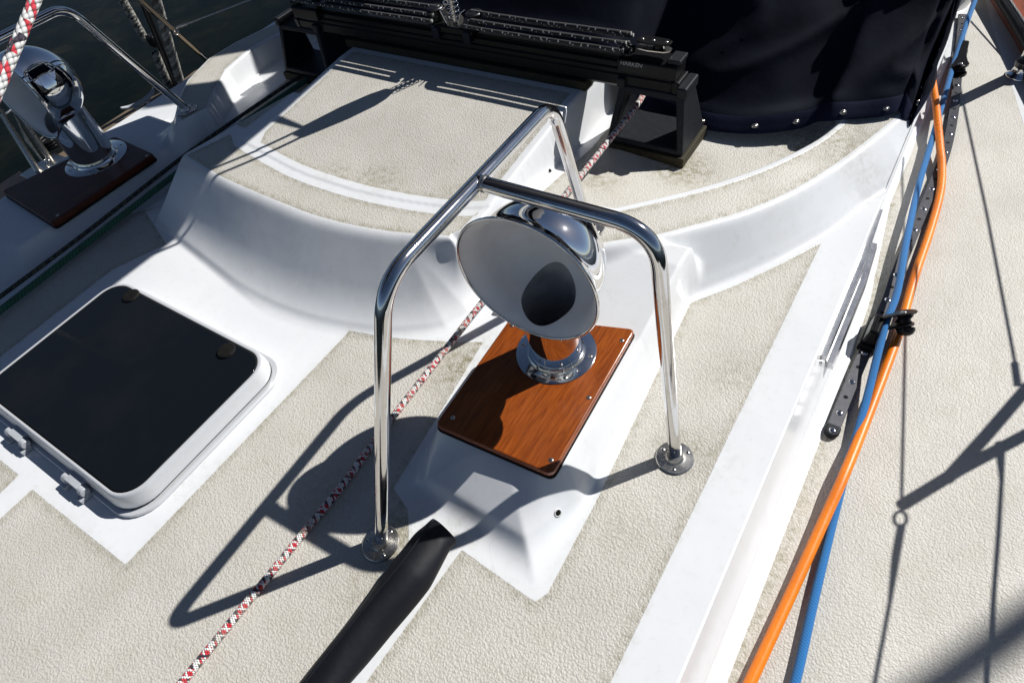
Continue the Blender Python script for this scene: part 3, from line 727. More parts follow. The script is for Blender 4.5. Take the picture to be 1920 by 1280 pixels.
b = bmesh.new(); prism(b, rrect(hx0+.0075, hx1-.0045, hy0+.0075, hy1-.0075, .0555), hz-.006, hz-.0022); o = link('seal', b, M_SEAL, root)
b = bmesh.new(); prism(b, rrect(hx0+.011, hx1-.008, hy0+.011, hy1-.011, .053), hz-.005, hz-.0008); o = link('lens', b, M_LENS, root); bevel(o, .0012, 2)
for px, py in ((423, 656), (244, 553)):
    q = at(px, py, hz+.004); b = bmesh.new(); lathe(b, [(.0235, -.005), (.0235, -.0012), (.021, .0002), (.012, .0006), (0, .0006)], Matrix.Translation(q), 40)
    o = link('lock_knob', b, M_SEAL, root)
    b = bmesh.new()
    for i in range(-5, 6):
        hw = math.sqrt(max(.020**2-(i*.0036)**2, 0)); box(b, Matrix.Translation(q+Vector((i*.0036, 0, .0008))), .0015, 2*hw, .0012)
    link('grip', b, M_SEAL, o, False)
for px, py in ((18, 820), (122, 912)):
    q = at(px, py, .035); hr = bmesh.new(); M = Matrix.Translation((q.x, hy0-.018, .026))
    prism(hr, [(-.014, .006), (.012, .006), (.012, -.012), (-.002, -.022), (-.014, -.010)], -.024, .024, M@Matrix.Rotation(R_(90), 4, 'Y')@Matrix.Rotation(R_(90), 4, 'Z'))
    bmesh.ops.recalc_face_normals(hr, faces=hr.faces[:])
    o = link('hinge', hr, M_ALUP, root); bevel(o, .002, 2)
    for sx in (-1, 1):
        b = bmesh.new(); lathe(b, [(0, -.008), (.0105, -.008), (.0105, .007), (.009, .0085), (0, .0085)], basis(Vector((q.x+sx*.033, hy0-.026, .020)), (1, 0, 0)), 24); k = link('barrel', b, M_ALUP, o); smooth_by_angle(k, 40)
        b = bmesh.new(); box(b, Matrix.Translation((q.x+sx*.033, hy0-.034, .006)), .018, .026, .012); k = link('hinge_foot', b, M_ALUP, o); bevel(k, .002, 2)

# --- ropes
def rope(name, pts, r, mat_, label, cat, zf=None, n=16, sm=8, group=None):
    o = link(name, sweep(bmesh.new(), catmull(pts, sm), r, n), mat_); tag(o, label, cat, group); return o
def line_pts(pairs): return [at(a, b, z) for a, b, z in pairs]
def px_line(p0, p1, zs):                                # straight in plan view through photo points with given heights
    out = []
    for i, z in enumerate(zs):
        t = i/(len(zs)-1); out.append(at(p0[0]+(p1[0]-p0[0])*t, p0[1]+(p1[1]-p0[1])*t, z))
    return out
rp = line_pts([(1205, 180, .165), (1190, 203, .165), (1125, 285, .148), (1058, 368, .14), (1000, 441, .105), (955, 500, .07), (900, 571, .035), (830, 662, .015), (730, 790, .0095), (640, 912, .0095), (560, 1010, .0095), (450, 1145, .0095), (340, 1280, .0095), (250, 1390, .0095)])
rope('red_flecked_rope', rp, .0080, M_RED, 'white rope with red and black flecks running straight across the cabin roof past the cowl', 'rope', n=20)
rb = [Vector((-.42, .02, .86))+Vector((0, 0, 0))]
def ray(px, py, d):
    v = Vector(tuple(np.array([(px-960)/F, -(py-640)/F, -1])@RM)); return Vector((0, 0, H))+v*d
rope('halyard', [ray(-90, 360, .36), ray(-25, 215, .37), ray(22, 105, .385), ray(62, 10, .40), ray(105, -95, .42), ray(150, -220, .45)], .0035, M_REDBIG, 'close thick end of red-flecked white rope crossing the top left corner', 'rope', n=26)
gp = line_pts([(-60, 622, .018), (0, 582, .018), (160, 458, .018), (330, 326, .03), (430, 250, .055), (560, 160, .062), (660, 95, .063)])
rope('green_rope', gp, .0098, M_GREEN, 'dark green rope lying in the far shaded channel beside the hatch housing', 'rope')
gp2 = line_pts([(-60, 597, .030), (0, 556, .030), (160, 437, .031), (325, 308, .04), (425, 236, .063), (555, 148, .07), (655, 84, .071)])
rope('mossy_rope', gp2, .0065, M_NAVYROPE, 'mossy rope with dark flecks lying along the green rope', 'rope')
ZS = ZD
bl = line_pts([(1455, 1390, ZS+.012), (1492, 1275, ZS+.012), (1532, 1100, ZS+.012), (1580, 905, ZS+.013), (1618, 775, ZS+.025), (1648, 655, ZS+.045), (1664, 598, ZS+.055), (1683, 545, ZS+.05), (1700, 450, ZS+.04), (1722, 350, ZS+.028), (1744, 275, ZS+.028), (1764, 205, ZS+.04), (1782, 140, ZS+.055), (1793, 105, ZS+.06), (1812, 45, ZS+.075), (1834, -15, ZS+.09), (1870, -110, ZS+.12)])
rope('blue_sheet', bl, .0088, M_BLUE, 'bright blue braided rope running through both black lead blocks', 'rope', n=18)
og = line_pts([(1350, 1400, ZS+.013), (1408, 1275, ZS+.013), (1482, 1115, ZS+.014), (1545, 975, ZS+.022), (1585, 885, ZS+.032), (1625, 785, ZS+.020), (1676, 650, ZS+.013), (1692, 600, ZS+.013), (1716, 515, ZS+.013), (1744, 432, ZS+.013), (1763, 361, ZS+.018), (1766, 312, ZS+.026), (1763, 279, ZS+.034), (1760, 246, ZS+.042), (1755, 197, ZS+.05), (1748, 148, ZS+.055), (1738, 85, ZS+.06)])
rope('orange_power_cord', og, .0112, M_ORANGE, 'thick orange cord snaking along the side deck across the blue rope', 'cord', n=20)

# --- canvas sleeve on the white strip
sp = [at(835, 992, .030), at(812, 1018, .031), at(770, 1078, .030), at(712, 1150, .028), at(655, 1222, .027), (at(606, 1285, .027)), at(535, 1385, .027), at(440, 1520, .027)]
sp = catmull(sp, 14)
def shp(a, t):
    k = .92+.05*math.sin(a*2+3*t)+.03*math.sin(a*3-t*11)+.035*max(0, math.sin(a*3+t*16+2*math.sin(t*7)))**2
    return (k*(.80 if math.cos(a) > 0 else .85), k*1.02)
def srad(t):
    return np.interp(t, [0, .10, .28, .45, .7, 1], [.033, .035, .046, .041, .038, .038])*min(1, math.sqrt(max(0, 1-(1-min(t/.026, 1))**2))*.75+.25)
seam_ = [q+Vector((-.012, .01, .036)) for q in sp[8:]]
o = link('canvas_sleeve', sweep(bmesh.new(), sp, srad, 32, shape=shp, up0=(0, 0, 1)), M_SLEEVE); tag(o, 'dark canvas sleeve lying on the white strip at the bottom edge of the picture', 'canvas sleeve')
ss = link('seam', sweep(bmesh.new(), seam_, .0016, 8), M_SLEEVE, o)

# --- mainsheet traveller
TZ = .283; ty = lambda z: 1.5
root = empty('mainsheet_traveller', (-1.3, 1.50, .2), 'long black traveller beam spanning the hatch housing on two hollow supports', 'traveller')
xr, xl = at(1288, 150, .27).x-.035, at(548, 40, .27).x
YB = 1.484
xm = (xl+xr)/2; LW = xr-xl
bm = bmesh.new()
prof_b = [(-.022, .212), (-.030, .222), (-.030, .248), (-.026, .252), (-.026, .262), (-.021, .266), (-.021, .279), (-.016, .283), (.016, .283), (.021, .279), (.021, .266), (.026, .262), (.030, .222), (.022, .212)]
def extr_x(bm, prof_, xa, xb_, y0=YB):
    a = [bm.verts.new((xa, y0+p[0], p[1])) for p in prof_]; c = [bm.verts.new((xb_, y0+p[0], p[1])) for p in prof_]; n = len(prof_)
    bm.faces.new(a); bm.faces.new(list(reversed(c)))
    for i in range(n): bm.faces.new((a[(i+1) % n], a[i], c[i], c[(i+1) % n]))
    bmesh.ops.recalc_face_normals(bm, faces=bm.faces[:]); return bm
beam = link('beam', extr_x(bm, prof_b, xl, xr), M_BLACKSAT, root, False); bevel(beam, .0012, 2)
o = link('wood_packing', extr_x(bmesh.new(), [(-.036, .186), (-.034, .2115), (.03, .2115), (.03, .186)], -1.76, -.835), M_PLINTH, root, False)
o = link('track', extr_x(bmesh.new(), [(-.013, .2835), (-.013, .286), (-.009, .2875), (-.013, .289), (-.013, .292), (.013, .292), (.013, .289), (.009, .2875), (.013, .286), (.013, .2835)], xl+.02, xr-.02), M_BLACKSAT, root, False)
for xe, s in ((xr, 1), (xl, -1)):
    b = bmesh.new(); x0 = xe-s*.15 if s > 0 else xe+.11
    extr_x(b, [(-.034, .258), (-.034, .292), (-.028, .297), (.028, .297), (.034, .292), (.034, .258)], min(x0, xe+s*.012), max(x0, xe+s*.012))
    e = link('end_fitting', b, M_BLACK, root, False); bevel(e, .003, 2)
    b = bmesh.new(); extr_x(b, [(-.030, .205), (-.034, .255), (.034, .255), (.030, .205)], min(xe, xe+s*.022), max(xe, xe+s*.022)); k = link('end_cap', b, M_BLACK, e, False); bevel(k, .005, 2)
    b = bmesh.new(); box(b, Matrix.Translation((xe+s*.002, YB, .302)), .035, .05, .012); k = link('stop', b, M_GREYPL, e, False); bevel(k, .003, 2)
# lettering on the near face of the end fitting
cu = bpy.data.curves.new('lettering', 'FONT'); cu.body = 'HARKEN'; cu.size = .016; cu.extrude = .0003; cu.shear = .25
to = bpy.data.objects.new('tmp_text', cu); COL.objects.link(to)
dg = bpy.context.evaluated_depsgraph_get(); me = bpy.data.meshes.new_from_object(to.evaluated_get(dg)); bpy.data.objects.remove(to)
me.transform(Matrix.Translation((xr-.142, YB-.0345, .281))@Matrix.Rotation(R_(90), 4, 'X')); me.name = 'lettering'
o = link('lettering', me, plastic('letter_white', (.35, .35, .35), .5), beam, False)
def support(xc, zf, w0, w1, s, label_part):
    """hollow trapezoid saddle, open fore and aft"""
    zt = .225; b = bmesh.new(); th = .016
    outer = [(xc-w0/2, zf+.012), (xc+w0/2, zf+.012), (xc+w1/2, zt), (xc-w1/2, zt)]
    inner = [(xc-w0/2+th*1.3, zf+.012+th), (xc+w0/2-th*1.3, zf+.012+th), (xc+w1/2-th*1.3, zt-th*1.2), (xc-w1/2+th*1.3, zt-th*1.2)]
    rings = []
    for poly in (outer, inner):
        for yy in ((YB-.062, YB+.075),):
            pass
    def yf(z, front): k = (z-zf)/(zt-zf); return YB+((-.078+.044*k) if front else (.085-.045*k))
    V = {}
    for nm, poly in (('o', outer), ('i', inner)):
        for fr in (0, 1): V[nm, fr] = [b.verts.new((p[0], yf(p[1], fr), p[1])) for p in poly]
    for i in range(4):
        j = (i+1) % 4
        b.faces.new((V['o', 1][i], V['o', 1][j], V['i', 1][j], V['i', 1][i]))
        b.faces.new((V['o', 0][j], V['o', 0][i], V['i', 0][i], V['i', 0][j]))
        b.faces.new((V['o', 0][i], V['o', 0][j], V['o', 1][j], V['o', 1][i]))
        b.faces.new((V['i', 0][j], V['i', 0][i], V['i', 1][i], V['i', 1][j]))
    bmesh.ops.recalc_face_normals(b, faces=b.faces[:])
    o = link('support', b, M_GREYPL, root, False); bevel(o, .006, 3)
    b = bmesh.new()
    for p in ((xc-w1/2-.004, xc-w1/2+.02), (xc+w1/2-.02, xc+w1/2+.008)):
        b = bmesh.new(); box(b, Matrix.Translation(((p[0]+p[1])/2, YB, .232)), p[1]-p[0], .085, .03)
        k = link('saddle', b, M_GREYPL, o, False); bevel(k, .006, 2)
    b = bmesh.new(); prism(b, [(xc-w0/2-.004, YB-.083), (xc+w0/2+.006, YB-.083), (xc+w0/2+.006, YB+.09), (xc-w0/2-.004, YB+.09)], zf-.02, zf+.011)
    k = link('plinth', b, M_PLINTH, o, False); bevel(k, .003, 2)
    return o
sR = at(1137, 245, .08), at(1285, 296, .08)
support(-.640, .060, .228, .185, 1, '')
support(-1.985, .05, .25, .21, -1, '')
# control lines: two tackles
def tackle(xa, xb_, label, name, ys, zs):
    b = bmesh.new()
    for y, z in zip(ys, zs):
        sag = -.002; p = [Vector((xa+(xb_-xa)*t, YB+y, z+sag*4*t*(1-t)+random.uniform(-.0006, .0006))) for t in np.linspace(0, 1, 12)]
        sweep(b, p, .0058, 12)
    o = link(name, b, M_BLKROPE); tag(o, label, 'control line', 'control lines along the traveller'); return o
xc = at(852, 45, .32).x
tackle(xc+.06, xr-.13, 'black control line with pale flecks, right of the silver shackle', 'control_line', (-.036, -.022, -.006, .008, .020), (.334, .346, .338, .356, .346))
tackle(xl+.02, xc-.06, 'black control line with pale flecks, left of the silver shackle', 'control_line', (-.036, -.022, -.006, .008, .020), (.334, .346, .338, .356, .346))
def blockend(x, s, label):
    rt2 = empty('control_block', (x, YB, .30), label, 'block', 'blocks on the traveller ends')
    b = bmesh.new()
    pl = [(-.035, 0), (-.03, .014), (.0, .019), (.045, .016), (.058, .008), (.058, -.008), (.045, -.016), (0, -.019), (-.03, -.014)]
    prism(b, pl, .335, .339, Matrix.Translation((x, YB, 0))@Matrix.Scale(s, 4, (1, 0, 0))); bmesh.ops.recalc_face_normals(b, faces=b.faces[:])
    o = link('cheek', b, M_BLACKSAT, rt2, False); bevel(o, .001, 2)
    b = bmesh.new(); prism(b, pl, .318, .3205, Matrix.Translation((x, YB, 0))@Matrix.Scale(s, 4, (1, 0, 0))); bmesh.ops.recalc_face_normals(b, faces=b.faces[:])
    o = link('cheek', b, M_STEEL, rt2, False)
    b = bmesh.new(); lathe(b, [(0, -.007), (.016, -.007), (.013, 0), (.016, .007), (0, .007)], Matrix.Translation((x+s*.025, YB, .329)), 24); link('sheave', b, M_BLACK, rt2)
    for dx in (-.02, .01, .045): screw(Matrix.Translation((x+s*dx, YB, .3392)), .0045, rt2, M_STEEL, 'rivet', slot=False)
    b = bmesh.new()
    for k in range(26):
        a = k*.7; lathe(b, [(0, -.004), (.006, -.002), (.006, .002), (0, .004)], Matrix.Translation((x-s*(.05+.012*math.sin(k*1.7)), YB-.02+.012*math.cos(a), .318+.009*math.sin(a*1.3))), 8)
    link('knot', b, M_BLACK, rt2)
    return rt2
blockend(xr-.075, 1, 'black block with riveted cheek at the right end of the traveller')
blockend(xl+.07, -1, 'black block at the far left end of the traveller')
root = empty('traveller_car', (xc, YB, .297), 'traveller car carrying a silver shackle, coil spring and two slotted round sheaves', 'traveller car')
b = bmesh.new(); box(b, Matrix.Translation((xc, YB, .295)), .15, .056, .022); o = link('car', b, M_BLACK, root, False); bevel(o, .005, 3)
for s in (-1, 1):
    b = bmesh.new(); box(b, Matrix.Translation((xc+s*.058, YB-.031, .285)), .026, .012, .035); o = link('end_pad', b, plastic('navy_pad', (.006, .010, .025), .5), root, False); bevel(o, .003, 2)
    q = at(905 if s > 0 else 812, 28 if s > 0 else 20, .34); cx = xc+s*.072
    b = bmesh.new(); lathe(b, [(0, .340), (.024, .340), (.0245, .343), (.022, .3455), (.018, .346), (.012, .3445), (.006, .3465), (0, .347)], Matrix.Translation((cx, YB+.004, 0)), 36)
    o = link('sheave', b, M_GREYMET, root); smooth_by_angle(o, 40)
    for k in range(8):
        a = k*math.pi/4; b = bmesh.new(); lathe(b, [(.0024, 0), (0, .0006)], Matrix.Translation((cx+.0165*math.cos(a), YB+.004+.0165*math.sin(a), .3464)), 10); link('hole', b, M_DKHOLE, o)
    b = bmesh.new(); lathe(b, [(.021, .305), (.023, .312), (.018, .322), (.023, .332), (.022, .339)], Matrix.Translation((cx, YB+.004, 0)), 30); link('sheave_body', b, M_BLACK, root)
    b = bmesh.new(); M = Matrix.Translation((xc+s*.028, YB-.004, .325))@Matrix.Rotation(R_(s*24), 4, 'Y'); box(b, M, .0025, .026, .045); o = link('shackle_plate', b, M_CHROME, root, False); bevel(o, .0008, 2)
sp_ = [Vector((xc+.002+.0175*math.cos(a), YB+.0175*math.sin(a), .318+.0135*a/(2*math.pi))) for a in np.linspace(0, 2*math.pi*6.5, 180)]
tube('spring', sp_, .0016, M_CHROME, root, 10)
tube('swivel_pin', [Vector((xc, YB, .30)), Vector((xc, YB, .43))], .0075, M_STEEL, root, 18)
b = bmesh.new(); lathe(b, [(.004, -.003), (.009, -.003), (.009, .003), (.004, .003), (.004, -.003)], basis(Vector((xc-.008, YB-.016, .372)), (.6, -.7, .2)), 20); link('ring', b, M_STEEL, root)
# the tackle up to the boom (above the picture)
root = empty('mainsheet_tackle', (xc, YB, .43), 'mainsheet tackle rising from the traveller car towards the boom', 'mainsheet')
b = bmesh.new()
prism(b, [(-.02, 0), (-.032, .04), (-.036, .12), (-.024, .24), (.024, .24), (.036, .12), (.032, .04), (.02, 0)], -.022, .022, Matrix.Translation((xc, YB, .42))@Matrix.Rotation(R_(90), 4, 'X')); bmesh.ops.recalc_face_normals(b, faces=b.faces[:])
o = link('block', b, M_BLACK, root, False); bevel(o, .006, 3)
for k, (dx, dy, ex, ey) in enumerate(((-.022, 0, .02, -.02), (.022, 0, .075, -.02), (-.035, .0, -.12, .68), (-.045, .0, -.26, .62))):
    tube('fall', [Vector((xc+dx, YB+dy, .64)), Vector((xc+ex, YB+ey, 1.32))], .006, M_BLKROPE, root, 10)
0 and tube('small_line', [at(790, 160, .2)+SUNV*.01 if False else Vector((xc-.02, YB-.03, .47)), Vector((xc-.25, YB-.2, 1.3))], .004, M_BLKROPE, root, 8)

# boom and sail cover over the centreline (above the picture), plus unseen panels added to shade the far side
root = empty('boom', (-1.42, 2.0, 1.32), 'boom with covered sail above the cabin, with added shade panels', 'boom')
b = bmesh.new(); V = []
NS_ = 26
for i in range(NS_):
    y = -.9+4.6*i/(NS_-1); y = -.9+6.4*i/(NS_-1); hgt_ = np.interp(y, [-.9, .5, 3.3, 3.55, 4.4, 5.5], [.22, .22, .22, .22, .22, .22]); wd = .185
    V.append([b.verts.new((-1.22+wd*math.sin(a)*(1-.1*max(0, -math.cos(a)))*(1+.06*math.sin(3*a+y*5)), y, 1.27+hgt_/2-hgt_/2*math.cos(a))) for a in np.linspace(0, 2*math.pi, 25)[:-1]])
for p, q in zip(V, V[1:]):
    for k in range(24): b.faces.new((p[k], p[(k+1) % 24], q[(k+1) % 24], q[k]))
b.faces.new(V[0]); b.faces.new(list(reversed(V[-1]))); bmesh.ops.recalc_face_normals(b, faces=b.faces[:])
link('sail_cover', b, M_NAVY, root)
b = bmesh.new(); prism(b, [(-.6, 1.38), (2.44, 1.38), (2.52, 1.58), (2.90, 2.22), (3.35, 2.95), (3.65, 3.5), (-.6, 3.6)], -.03, .03, Matrix.Translation((-1.37, 0, 0))@Matrix(((0, 0, 1, 0), (1, 0, 0, 0), (0, 1, 0, 0), (0, 0, 0, 1)))); bmesh.ops.recalc_face_normals(b, faces=b.faces[:]); link('shade_panel', b, M_NAVY, root, False)  # unseen slanted panel, added only to shade the far side
b = bmesh.new(); prism(b, [(2.70, 1.36), (5.2, 1.36), (5.2, 2.25), (3.15, 2.25)], -.03, .03, Matrix.Translation((-1.37, 0, 0))@Matrix(((0, 0, 1, 0), (1, 0, 0, 0), (0, 1, 0, 0), (0, 0, 0, 1)))); bmesh.ops.recalc_face_normals(b, faces=b.faces[:]); link('aft_shade_panel', b, M_NAVY, root, False)  # second unseen panel, added to shade the aft part of the far breakwater
tube('spar', [Vector((-1.22, -.95, 1.30)), Vector((-1.22, 5.6, 1.30))], .06, M_ALU, root, 24)

for o_ in [q for q in COL.objects if q.name.split('.')[0] in ('mainsheet_traveller', 'control_block', 'traveller_car', 'mainsheet_tackle')]: o_.location.z += .013

# --- spray dodger
from mathutils import noise as mnoise
root = empty('spray_dodger', (-1.0, 1.7, .2), 'large navy canvas spray dodger fastened along its lower edge with turn buttons', 'spray dodger')
bot = [Vector((-2.25, 1.75, .12)), Vector((-2.12, 1.64, .07)), Vector((-1.85, 1.60, .07)), Vector((-1.70, 1.60, .215)), Vector((-1.3, 1.60, .22)), Vector((-.86, 1.60, .215)), Vector((-.79, 1.58, .09)), at(1200, 205, .074), at(1312, 241, .075), at(1410, 251, .074), at(1495, 242, .072), at(1530, 229, .088), at(1552, 227, .100), at(1600, 223, .099), at(1650, 219, .097), at(1676, 212, .100), at(1684, 206, .100), at(1692, 222, .085), at(1701, 238, .055), at(1709, 232, .07), at(1724, 208, .09), at(1738, 182, .09), at(1742, 150, .09), at(1748, 100, .09), Vector((-.075, 2.4, .12)), Vector((-.09, 3.2, .12))]
bc = catmull(bot, 8); NV = 90
N = len(bc); iside = [i for i, p in enumerate(bc) if i >= 19*8][0]
grid = []
for i, p in enumerate(bc):
    s = min(max((i-17*8)/(4*8), 0), 1); s = s*s*(3-2*s)                # 0 = front panel, 1 = side panel
    col = []
    for j in range(NV+1):
        h = .95*(j/NV)**1.25
        d = Vector((-.07*s, 1.06, 1))
        # the front panel's right part bellies outwards
        q = p+d*h
        if s < .5: q.z = q.z
        amp = min(h/.05, 1)
        u, v = p.x*2.2+p.y*2.2*s, h*2.4
        f = mnoise.fractal(Vector((u*1.1+v*1.4, v*1.0-u*.5, 3.7)), .9, 2.1, 3)
        rdg = (1-abs(mnoise.noise(Vector((u*.9+v*.6, v*2.6-u*.9, 9.1)))*2))**3
        out = Vector((0, -.55, .85))*(1-s)+Vector((1, -.2, 0))*s
        wgt = np.interp(p.x, [-1.2, -.6, -.1], [.15, .7, 1.7])*(1-.75*s)
        q = q+out*(amp*wgt*(.010*f+.014*rdg-.006))
        # slack hem fold above the fastened edge
        q = q+out*(.006*math.exp(-((h-.035)/.016)**2)*(1+.6*math.sin(i*.35)))
        col.append(q)
    grid.append(col)
bm = bmesh.new(); VV = [[bm.verts.new(q) for q in c] for c in grid]
for a, c in zip(VV, VV[1:]):
    for k in range(NV): bm.faces.new((a[k], c[k], c[k+1], a[k+1]))
o = link('canvas', bm, M_NAVY, root); md = o.modifiers.new('thickness', 'SOLIDIFY'); md.thickness = .0016; md.offset = -1
def gpt(i, h):
    j = (h/.95)**(1/1.25)*NV; k = min(int(j), NV-1); return grid[i][k].lerp(grid[i][k+1], j-k)
# bound lower edge
b = bmesh.new(); rows_ = []
for i in range(N):
    a, c = gpt(i, .001), gpt(i, .030); nn = (c-a).cross(grid[min(i+1, N-1)][0]-grid[max(i-1, 0)][0]).normalized()*-.0022
    if nn.z < 0 and i < 17*8: nn = -nn
    rows_.append([b.verts.new(a.lerp(c, t)+nn*(1.0 if 0 < t < 1 else .35)) for t in (-.06, 0.06, .3, .6, .94, 1.06)])
for a, c in zip(rows_, rows_[1:]):
    for k in range(5): b.faces.new((a[k], c[k], c[k+1], a[k+1]))
link('hem', b, M_NAVYTRIM, root)
def nearest(px, py, h):
    best = min(range(N), key=lambda i: (proj(gpt(i, h))-Vector((px, py))).length); return best
def proj(p):
    v = RM@(np.array(p)-np.array([0, 0, H])); return Vector((960+F*v[0]/-v[2], 640-F*v[1]/-v[2]))
for px, py, h in ((1319, 232, .014), (1411, 237, .014), (1497, 236, .014), (1579, 218, .014), (1660, 210, .014), (1705, 178, .075), (1707, 228, .02), (1720, 190, .035)):
    i = nearest(px, py, h); c = gpt(i, h); nn = (gpt(i, h+.02)-gpt(i, max(h-.02, 0))).cross(gpt(min(i+2, N-1), h)-gpt(max(i-2, 0), h)).normalized()
    cv = (Vector((0, 0, H))-c).normalized()
    if nn.dot(cv) < 0: nn = -nn
    tdir = (gpt(min(i+2, N-1), h)-gpt(max(i-2, 0), h)).normalized(); M = basis(c+nn*.003, nn, tdir)
    M = M@Matrix.Diagonal((1.35, .85, 1, 1))
    b = bmesh.new(); lathe(b, [(.0040, 0), (.0068, 0), (.0071, .0010), (.006, .0018), (.0044, .0016), (.0040, 0)], M, 24); o = link('eyelet', b, M_STEEL, root)
    b = bmesh.new(); lathe(b, [(.0022, 0), (.0022, .0030), (0, .0034)], M, 12); box(b, M@Matrix.Translation((0, 0, .0034)), .009, .0028, .0016); link('turn_button', b, M_STEEL, o)

# --- genoa track, blocks
tp = catmull(line_pts([(1563, 800, ZS+.007), (1598, 714, ZS+.007), (1634, 632, ZS+.007), (1662, 568, ZS+.007), (1677, 524, ZS+.007), (1706, 452, ZS+.007), (1737, 378, ZS+.007), (1771, 289, ZS+.007), (1788, 207, ZS+.007), (1795, 130, ZS+.007), (1800, 75, ZS+.007), (1804, 30, ZS+.007)]), 16)
root = empty('genoa_track', tp[0], 'long grey perforated track screwed along the side deck beside the blue rope', 'track')
TW, TH = .0145, .007
b = bmesh.new(); rows_ = []
for i, p in enumerate(tp):
    t = (tp[min(i+1, len(tp)-1)]-tp[max(i-1, 0)]).normalized(); s = t.cross(Vector((0, 0, 1))).normalized()
    rows_.append([b.verts.new(p+s*x+Vector((0, 0, z))) for x, z in ((-TW*.7, -TH), (-TW*.7, 0), (-TW, .0012), (-TW, TH-.001), (-TW+.0012, TH), (TW-.0012, TH), (TW, TH-.001), (TW, .0012), (TW*.7, 0), (TW*.7, -TH))])
for a, c in zip(rows_, rows_[1:]):
    for k in range(9): b.faces.new((a[k], c[k], c[k+1], a[k+1]))
b.faces.new(rows_[0]); b.faces.new(list(reversed(rows_[-1]))); bmesh.ops.recalc_face_normals(b, faces=b.faces[:])
o = link('rail', b, M_GREYMET, root, False); smooth_by_angle(o, 30)
pitch = (at(1598, 716, ZS+.014)-at(1574, 774, ZS+.014)).length
dist = 0; nxt = (at(1574, 774, ZS+.014)-tp[0]).length; hole = False
for i in range(len(tp)-1):
    L_ = (tp[i+1]-tp[i]).length
    while dist+L_ >= nxt:
        q = tp[i].lerp(tp[i+1], (nxt-dist)/L_)+Vector((0, 0, TH)); t = (tp[i+1]-tp[i]).normalized()
        if hole:
            b = bmesh.new(); lathe(b, [(.0052, .0002), (.0042, .0006), (0, .0003)], basis(q, (0, 0, 1)), 18); link('hole', b, M_DKHOLE, root)
        else: screw(basis(q+Vector((0, 0, .0002)), (0, 0, 1), t)@Matrix.Rotation(random.uniform(0, 3), 4, 'Z'), .0078, root, M_CHROME)
        hole = not hole; nxt += pitch/2
    dist += L_
t0 = (tp[0]-tp[2]).normalized(); c0 = tp[0]
b = bmesh.new(); hw = .0165; s0 = t0.cross(Vector((0, 0, 1)))
pl = [(-.002, -hw), (.014, -hw)]+[(.014+hw*1.05*math.sin(a), -hw*math.cos(a)) for a in np.linspace(.2, math.pi-.2, 12)]+[(.014, hw), (-.002, hw)]
M = Matrix([[t0[i], s0[i], (0, 0, 1)[i], c0[i]] for i in range(3)]+[[0, 0, 0, 1]])
prism(b, pl, -.0068, .009, M); bmesh.ops.recalc_face_normals(b, faces=b.faces[:]); o = link('end_cap', b, M_GREYPL, root, False); bevel(o, .005, 4)
screw(Matrix.Translation(c0+t0*.016+Vector((0, 0, .0092)))@Matrix.Rotation(.6, 4, 'Z'), .0075, root, M_CHROME)

